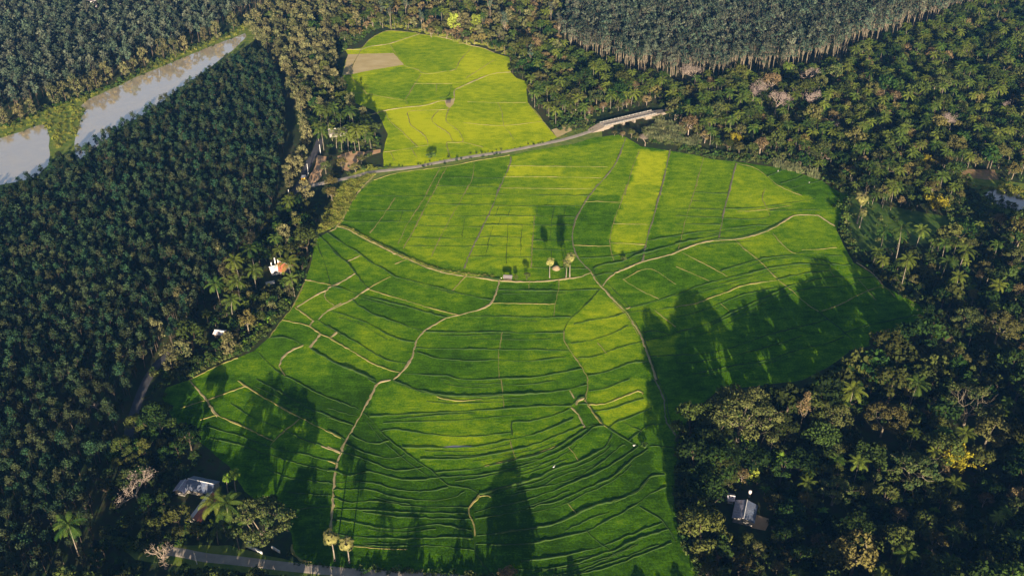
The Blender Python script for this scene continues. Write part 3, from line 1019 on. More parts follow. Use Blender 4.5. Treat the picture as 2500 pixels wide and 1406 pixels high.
KIND = {  # width, height, material   (crop is ~.35 m above the soil; the ridges carry the narrow shadows)
    't': (.60, .20, 'tan'), 'T': (.90, .20, 'tan2'), 'g': (.34, .24, 'bundgreen'), 'd': (.46, .32, 'bundgreen'),
    'D': (.68, .48, 'bundgreen'), 'w': (.40, .17, 'tan'), 'y': (.85, .20, 'gray'), 'm': (.8, .34, 'tan')}
LINES = '''
B T 130,355 240,355 300,335 440,315 560,275 655,245
B t 245,345 300,285 385,235 450,222 620,235 660,245
B T 655,245 760,258 900,288 1015,325 1110,345 1190,378
B t 240,355 210,410 175,480 165,530 190,580 240,625 280,670
B w 150,665 280,672 400,695 550,720 570,745
B t 555,715 600,640 665,535
B t 1040,335 950,430 915,495 870,510
B w 450,325 490,390 545,465
B T 285,830 400,795 550,770 700,755 800,725 900,712 905,650 960,620 1060,575 1180,530 1310,517
B t 870,775 850,820 850,870 900,910 945,950 962,1015 850,1020
B t 850,1020 860,1080 880,1140
B t 962,1015 1040,1035 1110,1055
B t 410,800 450,870 540,950 610,1020 640,1050
B t 400,1090 540,1070 640,1050 720,1040
B w 600,1065 640,1130
B w 450,1090 475,1150
B t 860,785 720,790 580,800 580,850 600,900 690,970 720,1030
B t 790,795 745,850 780,900 860,950 895,1010
B w 1215,735 1245,800 1260,900 1300,950 1330,1000
B t 1430,735 1500,820 1560,890 1610,950 1640,980
B w 850,510 700,530 640,500 540,470
B g 885,610 860,690 800,700
B w 620,600 890,600
B w 780,600 775,660
B w 990,560 1100,490 1160,450 1220,420
B g 890,600 960,590
B t 330,1290 480,1242 640,1217 860,1190 1060,1152 1300,1112
B w 970,880 1250,900 1540,870
B w 1000,730 1200,735 1420,735
E D 75,290 150,310 250,365 370,425 480,480 580,525 700,575 820,615 930,635 1050,650 1150,668 1230,682
E T 60,300 150,325 250,380 370,440 480,495 580,540 700,590 820,628 930,650 1050,664 1150,680 1230,690 1400,697 1550,694 1700,676 1800,663 1860,640 1890,632
E T 0,345 50,320 75,290 110,240 140,180 160,140 240,30 330,-60
E y 1885,625 1860,600 1800,540 1765,470 1750,400 1755,320 1775,250 1810,180 1860,100 1930,0
B y 1870,1400 1930,1330 2040,1200 2090,1100 2130,990
E T 1885,625 1920,690 1965,740 2030,810 2100,880 2140,920 2190,1000 2240,1080 2260,1140 2290,1220 2320,1300 2350,1400
E g 1900,615 1940,690 1985,740 2045,805 2115,875 2155,920 2205,1000 2255,1080 2275,1140 2305,1220 2335,1300 2365,1400
H y 2340,0 2400,130 2415,280 2440,330 2490,400
H g 2360,0 2420,130 2435,260 2460,320
E T 1965,730 2000,680 2060,635 2150,595 2250,555 2350,530 2490,490
F T 0,488 90,450 200,415 300,402 420,395 540,370 640,340 720,300 790,255 860,222 1020,222
F d 0,478 90,440 200,405 300,392 420,385 540,360 640,330 720,290 790,245
E T 1230,682 1205,770 1175,840 1100,890 940,935 850,955 770,1000 690,1050 640,1110 620,1170 600,1240 540,1330 470,1400
H T 450,5 355,30 320,100 250,230 180,350 125,450 95,530 65,610 45,740 35,900 25,1000 20,1095
E g 1940,755 1860,850 1740,960 1710,1000 1690,1050
E t 1690,1050 1690,1110 1730,1180 1800,1280 1850,1370 1860,1400
H t 1860,0 1855,90 1845,150 1880,210 1920,270 1960,320 2010,350
H d 1880,200 1925,265 1975,325 2020,360 2080,400 2150,440 2210,475
H g 2010,350 2080,400 2150,440 2210,475
E y 975,605 1020,490 1100,320 1160,200 1185,145 1220,40 1235,0
B y 1205,1400 1250,1300 1300,1180 1310,1120
E t 540,460 620,320 700,160 790,0
B t 745,1400 800,1290 850,1200
E w 500,430 580,270 690,100 740,0
B w 700,1390 800,1210
E w 740,520 800,390 880,240 960,100 1010,0
B w 970,1395 1030,1290 1050,1160
E t 300,350 380,250 480,100
E t 1455,600 1462,450 1480,230
E w 2050,550 2025,470 2020,380 2050,260 2100,120 2140,0
B w 2125,1400 2180,1200 2230,1080
E y 2250,555 2270,450 2300,330 2340,200 2390,0
B y 2375,1400 2450,1070
E D 1900,610 1950,580 2100,555 2200,510 2280,490 2370,465 2490,430
F D 0,430 130,400 240,375 320,362
E d 2290,405 2400,385 2490,370
F d 0,372 150,345 300,330 320,320 460,310 560,295 690,300
E g 1800,530 2000,520 2200,490 2280,460
E d 1900,660 1980,640 2060,635
E D 0,350 100,420 220,490 310,560 400,605
E d 400,605 480,660 600,690 740,725 870,760 960,785 1170,830
E d 0,420 60,500 135,555 190,620 240,690 290,745
E T 0,905 90,865 180,820 230,785 290,745
E T 0,740 60,720 130,680 195,640
E T 135,555 235,508
E t 300,755 450,800 580,838 740,886 870,920 940,938
E d 0,730 100,745 220,785 420,840 600,885 770,935 850,955
E d 180,825 240,880 340,935 470,980 600,1025 690,1050
E g 20,905 150,945 300,1000 420,1070 530,1115 620,1130
E d 0,1015 120,1085 240,1150 350,1220 450,1265 560,1278
E t 10,1100 100,1150 200,1210 320,1280 420,1320 530,1350
E T 10,1100 70,1058
E D 0,1250 100,1300 200,1340 340,1400
H D 290,-5 345,27
E w 290,745 370,700 450,660
E t 890,760 930,720 985,655
E w 480,570 580,530
E w 1170,850 1400,853 1630,858
E t 1628,858 1650,760 1655,690
E d 1205,757 1650,762 1950,752
E w 1440,690 1438,750
E w 1620,945 1625,860
E g 950,945 1200,945 1450,952 1740,952
E d 700,1055 950,1060 1250,1058 1450,1065 1690,1062
E g 620,1172 900,1178 1200,1182 1500,1185 1730,1190
E g 640,1200 760,1240 900,1255 1050,1265 1200,1255 1400,1265 1600,1250 1700,1235
E w 1250,1060 1225,1180 1220,1250 1228,1400
H w 1240,0 1255,120 1262,210
E d 540,1350 700,1365 850,1370 900,1385 1050,1400 1250,1390 1450,1385 1600,1360 1820,1320
E g 1740,1140 1900,1110 2050,1060 2150,1010
E g 1760,1000 1900,970 2050,945 2130,915
E g 1790,1240 1900,1235 2050,1180 2260,1120
E d 1860,1370 1960,1350 2060,1320 2160,1280 2290,1270
E w 1930,1135 2000,1215
E g 2140,920 2250,905 2340,900 2490,880
E g 2160,885 2300,850 2490,790
E T 2130,890 2165,880
E d 2240,1060 2320,1048 2400,1060 2445,1078
E g 2260,1120 2400,1090 2490,1065
F d 0,1058 100,1035 250,990 400,920 550,850 740,760 840,720 960,690 1130,660 1290,670 1430,660
E w 2340,900 2410,960 2490,1020
E w 2110,680 2240,760 2370,820
E w 2110,680 2300,605 2490,715
E g 2000,710 2120,830 2160,880
E g 2300,1230 2490,1220
F y 305,395 320,320 350,170 395,0
C y 375,1400 430,1170
F w 20,470 60,290 110,120 150,0
C w 125,1390 200,1130
F g 0,285 130,285 320,290
F g -10,175 110,176 330,180
F g 350,175 480,175 640,160 900,120 1000,100
F g 0,225 200,235 340,240
F d 340,245 500,250 660,240 675,205
F w 640,30 620,100 650,170 670,230
F g 670,190 850,185 1030,185
C d 650,1265 730,1230 790,1205
C d 750,1315 850,1285 910,1260
C g 820,1350 950,1315 1050,1290
C w 440,1170 560,1200 650,1260 720,1320 820,1370 900,1400
F t 420,395 500,470 600,550 660,610 740,690 830,760 930,850 1020,910
F g 1020,910 1120,990 1240,1090 1290,1150
F d 320,625 420,590 560,550 640,530 760,515 870,510 960,530 1050,545 1140,575 1260,580
F g 860,495 960,490 1080,510 1200,512
F w 690,350 760,430 820,480 860,495
F w 900,470 1020,465 1150,452
F d 0,800 130,740 250,705 400,665 520,640 650,605 760,585 880,570 980,572 1140,580
F t 0,875 150,850 250,810 370,770 430,740 560,710 720,685
F d 720,685 860,650 980,630 1100,620
F w 1100,590 1110,630 1135,660
F g 0,950 150,915 300,860 450,800 600,765 720,740
F g 870,760 1000,740 1150,735 1320,712
F t 1040,905 1150,870 1250,820 1400,750 1500,740 1570,810
F T 1020,222 1090,270 1140,300
F T 1290,560 1370,610 1430,660 1490,735
F g 0,1220 150,1215 300,1195 450,1150 650,1080 800,1040 1000,990 1080,965
F g 50,1370 250,1330 450,1290 650,1260 850,1190 1100,1130 1200,1090
F g 0,1280 200,1265 450,1215 700,1150 900,1085
F w 0,590 100,630 240,690
F w 50,490 300,620 370,660
F w 320,850 380,910
F w 1300,670 1350,730 1430,830
F g 1160,1080 1300,1030 1500,980 1740,930
H D 470,10 560,45 680,85 800,112 950,120 1100,118 1250,110 1400,108 1550,98 1700,75 1850,40
H g 470,18 560,52 680,92 800,119 950,127 1100,125 1250,117
H w 780,125 880,150 1000,152 1100,140
H d 300,268 500,255 750,240 1000,228 1260,212 1450,198 1600,190 1740,190
H D 1740,190 1770,160 1790,140 1830,128 1840,150
H T 1775,185 1785,160 1805,145 1835,135
H T 1730,80 1765,135
H D 1770,172 1860,176
H T 1745,200 1790,250 1820,310 1840,345
H d 1840,345 1880,330 1960,325
H g 1325,400 1320,310 1450,300 1580,270 1730,215
H g 385,370 480,358 600,375 750,395 900,405 1050,408 1200,395 1320,380
H d 530,490 700,490 900,490 1050,482 1200,455 1300,430 1450,400 1600,350 1760,280
H d 660,575 800,570 900,572 1100,550 1300,510 1400,490 1550,440 1700,380 1830,330
H d 770,665 900,655 1050,640 1200,610 1350,575 1500,540 1650,480 1760,410 1850,355
H d 800,700 950,690 1100,680 1250,650 1400,615 1600,540 1720,480 1830,400 1900,345 1975,335
H D 1085,825 1180,795 1280,765 1400,735 1500,705 1600,650 1700,615 1800,585 1900,540 1980,490 2015,440 2035,395
H m 1085,830 1045,880 1010,920 1020,980 1045,1040 1055,1120
H g 1055,1120 1055,1200 1080,1280 1130,1350 1180,1400
H m 1085,835 1120,828 1170,838
H g 260,240 310,290 380,370 440,430 550,520 650,590 740,650 790,700 860,755 930,770 1030,785 1085,825
H d 170,400 250,440 340,462 440,440
H d 130,460 250,520 400,560 470,563 550,540
H g 90,520 230,560 330,600 450,645 560,650 690,625
H T 0,480 95,525
H t 0,585 60,600
H d 0,650 60,660 150,690 300,660 450,700 560,720 700,715 800,700
H g 50,740 200,730 350,745 450,780 600,800 750,795 860,770
H g 40,790 300,790 450,835 600,860 780,865 900,845 980,805
H g 40,850 150,880 300,870 420,880 560,905 700,912 860,912 1010,915
H g 35,925 200,930 400,940 560,950 750,955 900,960 1005,960
H g 250,950 400,970 560,985 700,990 850,995 1040,1000
H d 30,1005 150,1015 300,1050 450,1068 600,1062 700,1045 780,1035 880,1055 1030,1080
H d 30,1100 200,1125 450,1138 700,1135 900,1130 1040,1140
H g 30,1180 250,1190 750,1190 900,1205 1050,1220
H d 1055,995 1200,975 1350,945 1500,905 1650,870 1800,800 1950,740 2050,690 2150,600 2200,560 2290,500
H d 1050,955 1200,910 1400,870 1600,800 1750,740 1900,680 2050,600 2150,530 2220,480
H g 1350,800 1530,770 1700,730 1850,665 2000,560 2090,480 2130,470
H D 1065,1115 1250,1095 1450,1065 1600,1040 1750,980 1900,910 2050,870 2150,830 2230,785 2290,710 2340,690 2410,680
H g 2050,877 2150,837 2235,790 2300,715
H d 1060,1180 1300,1180 1500,1165 1650,1135 1850,1085 2000,1010 2150,930 2230,880 2310,820 2420,770
H d 1380,1300 1550,1285 1700,1260 1850,1225 2000,1180 2150,1120 2300,1060 2360,1040 2400,1020
H d 1350,1360 1600,1350 1800,1310 1950,1250 2050,1220 2250,1130 2440,1070
H g 1450,1400 1750,1395 1900,1370 2050,1330 2250,1250 2460,1170
H g 1850,1080 1930,1160 2020,1220 2080,1270
H g 2230,915 2330,970 2400,1020 2440,1080 2490,1160
H w 1720,885 1780,965
H w 1720,480 1760,530 1790,580
H w 1300,430 1320,500 1350,575
H t 1860,180 1980,175 2100,130 2200,90 2230,85 2260,105
H g 1900,230 2050,205 2180,160 2260,140
H g 1870,85 2000,60 2100,20 2160,0
H d 2010,350 2060,310 2150,280 2280,220 2320,200
H g 2110,300 2200,350 2250,375
H g 2150,440 2250,360 2320,320 2420,320
H g 2300,480 2360,480 2490,490
H g 0,130 100,165 245,225
H g 0,205 100,235 215,265
H d 0,270 90,300 185,330
H g 0,365 60,395 125,430
G T 1360,10 1410,70 1470,140 1520,220 1560,265
G t 1560,260 1700,320 1850,390 1960,440
G t 1290,210 1400,170 1470,150 1600,105 1750,50
G w 1430,290 1550,255
G t 1700,10 1800,75 1950,165 2100,250 2250,325 2440,420
G d 1830,0 2000,90 2200,200 2440,300
G g 1650,175 1800,270 2000,350 2150,420 2300,475
G T 2300,475 2430,525
G g 1470,340 1700,400 1950,490 2150,530 2300,570 2420,600
G g 1500,420 1750,480 2000,565 2200,620 2400,660
G t 1935,470 2020,380 2140,285
G g 1900,640 2050,700 2200,720 2380,745
G g 2050,800 2200,820 2370,830
G g 2100,935 2230,915 2370,910
G t 2090,1180 2090,1230 2150,1290 2230,1305
G d 2090,0 2250,90 2440,170
D T 2225,370 2210,420 2195,500 2190,560
D d 2280,370 2370,450 2440,530
D g 2270,440 2320,560 2365,720
D T 2440,700 2370,730 2330,765 2320,800
D t 2320,800 2345,835 2390,865
D T 2440,850 2380,880 2310,930 2275,970
D g 2275,970 2330,1010 2440,1080
D T 2240,975 2215,1015
D t 2110,880 2180,930 2240,975
D t 2020,970 2120,990 2210,1015 2290,1070
D T 2290,1070 2215,1170
D T 2360,1100 2410,1060
D t 2290,1070 2360,1100 2440,1150
D d 1920,1100 2000,1095 2090,1110 2170,1150
D T 2170,1150 2080,1190 2020,1240 1995,1300
D t 1995,1300 2040,1370
D D 2220,1175 2330,1240 2440,1300
D T 2180,685 2225,690
D t 2225,690 2300,705 2370,725
D T 2120,880 2250,800 2330,760
D g 1840,1200 1900,1260 2000,1350 2100,1400
D t 1350,1400 1440,1355 1560,1295 1700,1240
D t 1920,1100 2020,965 2095,870 2180,700
'''
for ln in LINES.strip().splitlines():
    v, k, s = ln.split(' ', 2)
    w, h, m = KIND[k]
    ribbon('footpath' if k in 'Tym' else 'bund', vp(v, s), w, h, M[m])
    # low secondary ridges beside the long terrace banks
    if k in 'gdD' and v in 'EFGH':
        Lq = smooth_line(Gs(vp(v, s)), 3.0)
        for off in ((-2.6,) if k == 'g' else (-2.4, -5.0)):
            if len(Lq) > 16 and rnd.random() < .75:
                a_ = rnd.randint(1, len(Lq) // 3)
                b_ = rnd.randint(len(Lq) * 3 // 5, len(Lq) - 2)
                Q = Lq[a_:b_]
                dd = np.gradient(Q, axis=0)
                dd /= np.linalg.norm(dd, axis=1)[:, None] + 1e-9
                nn_ = np.stack([-dd[:, 1], dd[:, 0]], 1)
                nn_ *= np.sign(nn_[:, 1:2] + 1e-6)
                Q = Q + nn_ * (off + rnd.uniform(-.5, .5) + .5 * np.sin(np.arange(len(Q)) * .35 + rnd.random() * 6)[:, None])
                ribbon('bund', Q[::2], .30, .13, M['bundgreen' if rnd.random() < .92 else 'tan'], world=True)


def hlines(view, left, right, ys, k='g', wob=4, skip=.0):
    """thin cross bunds between two long ones"""
    def xat(line, y):
        line = sorted(line, key=lambda p: p[1])
        for (x0, y0), (x1, y1) in zip(line, line[1:]):
            if y0 <= y <= y1:
                return x0 + (x1 - x0) * (y - y0) / (y1 - y0 + 1e-9)
        return None
    ox, oy, kk = VIEW[view]
    Lp = [tuple(map(float, t.split(','))) for t in left.split()]
    Rp = [tuple(map(float, t.split(','))) for t in right.split()]
    w, h, m = KIND[k]
    for y in ys:
        a, b = xat(Lp, y), xat(Rp, y)
        if a is None or b is None or rnd.random() < skip:
            continue
        P = [(a + (b - a) * t, y + rnd.uniform(-wob, wob) + 6 * t) for t in (0, .33, .66, 1)]
        ribbon('bund', [(ox + x / kk, oy + yy / kk) for x, yy in P], w * .8, h * .9, M[m])


e9 = '540,460 620,320 700,160 790,0'
e8 = '975,605 1020,490 1100,320 1160,200 1185,145 1235,0'
e3 = '1860,610 1800,540 1765,470 1750,400 1755,320 1775,250 1810,180 1860,100 1930,0'
e12 = '60,300 140,180 240,30 260,0'
e15 = '2025,470 2020,380 2050,260 2100,120 2140,0'
e16 = '2250,555 2270,450 2300,330 2340,200 2390,0'
hlines('E', e9, e8, (66, 140, 225, 300, 380, 440), 'g')
hlines('E', e12, e9, (80, 185, 262), 'g')
hlines('E', e8, e3, (75, 153), 'g')
hlines('E', e8, '1455,640 1480,150', (225, 290, 375, 440, 515), 'g')
hlines('E', '1455,640 1480,150', e3, (228, 290, 400, 465, 600), 'd')
hlines('E', e3, e15, (125, 440), 'w')
hlines('E', e15, e16, (285, 425), 'w')
hlines('B', '745,1400 850,1200', '1205,1400 1300,1180', (1270, 1330), 'g')
hlines('B', '1205,1400 1310,1120', '1870,1400 2130,990', (1190, 1265, 1345), 'w')
hlines('F', '20,470 150,0', '305,395 395,0', (60, 120, 175, 235), 'g')
for s in ('1220,160 1200,230', '1310,150 1290,230', '1240,240 1215,290', '1185,300 1140,440', '1290,290 1275,570', '1390,290 1380,440', '1385,440 1378,510', '1150,440 1120,520',
          '1500,160 1495,230', '1620,155 1600,290 1590,400', '1700,160 1690,230', '1600,470 1600,600', '1690,470 1690,600', '540,190 500,300', '980,240 960,380'):
    w, h, m = KIND['g']
    ribbon('bund', vp('E', s), w * .7, h * .8, M[m])

# roads
ROADS = [
    ('X', '782,340 770,372 752,402 738,440 718,468 690,500 665,540', 5.0),
    ('X', '718,468 750,456 800,445 850,435 885,426 902,421 964,414 1018,407 1068,397 1141,384 1240,369 1305,356 1380,340 1442,321 1462,313', 4.2),
    ('X', '430,845 415,862 380,895 355,935 335,985 320,1035 306,1095', 4.2),
    ('X', '405,1344 440,1348 500,1360 580,1368 680,1380 800,1392 870,1398 960,1404 1100,1412 1300,1430', 4.6),
    ('X', '1604,273 1650,266 1720,258 1800,262', 4.5)]
M['asphalt_shade'] = plain('shaded_road_surface', (.05, .05, .056), (.075, .07, .075), scale=.25, detail=8, rough=.9)  # road surface under the trees, their shade put into the darker colour
for v, s, w in ROADS:
    ribbon('road', vp(v, s), w, .10, M['asphalt_shade' if s.startswith(('430', '782')) else 'asphalt'], jit=0.0, z0=-.02, step=3.0)


# ---------------------------------------------------------------- placing the plants
CLEAR = []      # (x, y, r) kept free


def clear(px, py, r):
    x, y = G(px, py)
    CLEAR.append((x, y, r))


def scatter(poly_px, spacing, jit=.35, rot=0.0):
    poly = Gs(poly_px)
    a, b = poly.min(0) - spacing, poly.max(0) + spacing
    c = (a + b) / 2
    Rr = np.linalg.norm(b - a) / 2 + spacing
    g = np.arange(-Rr, Rr, spacing)
    X, Y = np.meshgrid(g, g)
    X = X + (np.arange(len(g)) % 2)[:, None] * spacing / 2
    P = np.stack([X.ravel(), Y.ravel()], 1)
    ca, sa = math.cos(rot), math.sin(rot)
    P = P @ np.array([(ca, sa), (-sa, ca)]) + c
    P = P + rng.uniform(-jit, jit, P.shape) * spacing
    P = P[in_poly(P, poly)]
    if CLEAR and len(P):
        C = np.array(CLEAR)
        d2 = ((P[:, None, :] - C[None, :, :2]) ** 2).sum(2)
        P = P[(d2 > C[None, :, 2] ** 2).all(1)]
    return P


ROADLINES = []
for v, s, w in ROADS:
    L = smooth_line(Gs(vp(v, s)), 3.0)
    for q in L:
        qx, qy = to_px(q[0], q[1])
        CLEAR.append((q[0], q[1], w / 2 + (1.0 if qy > 860 or qx > 760 else -.8)))

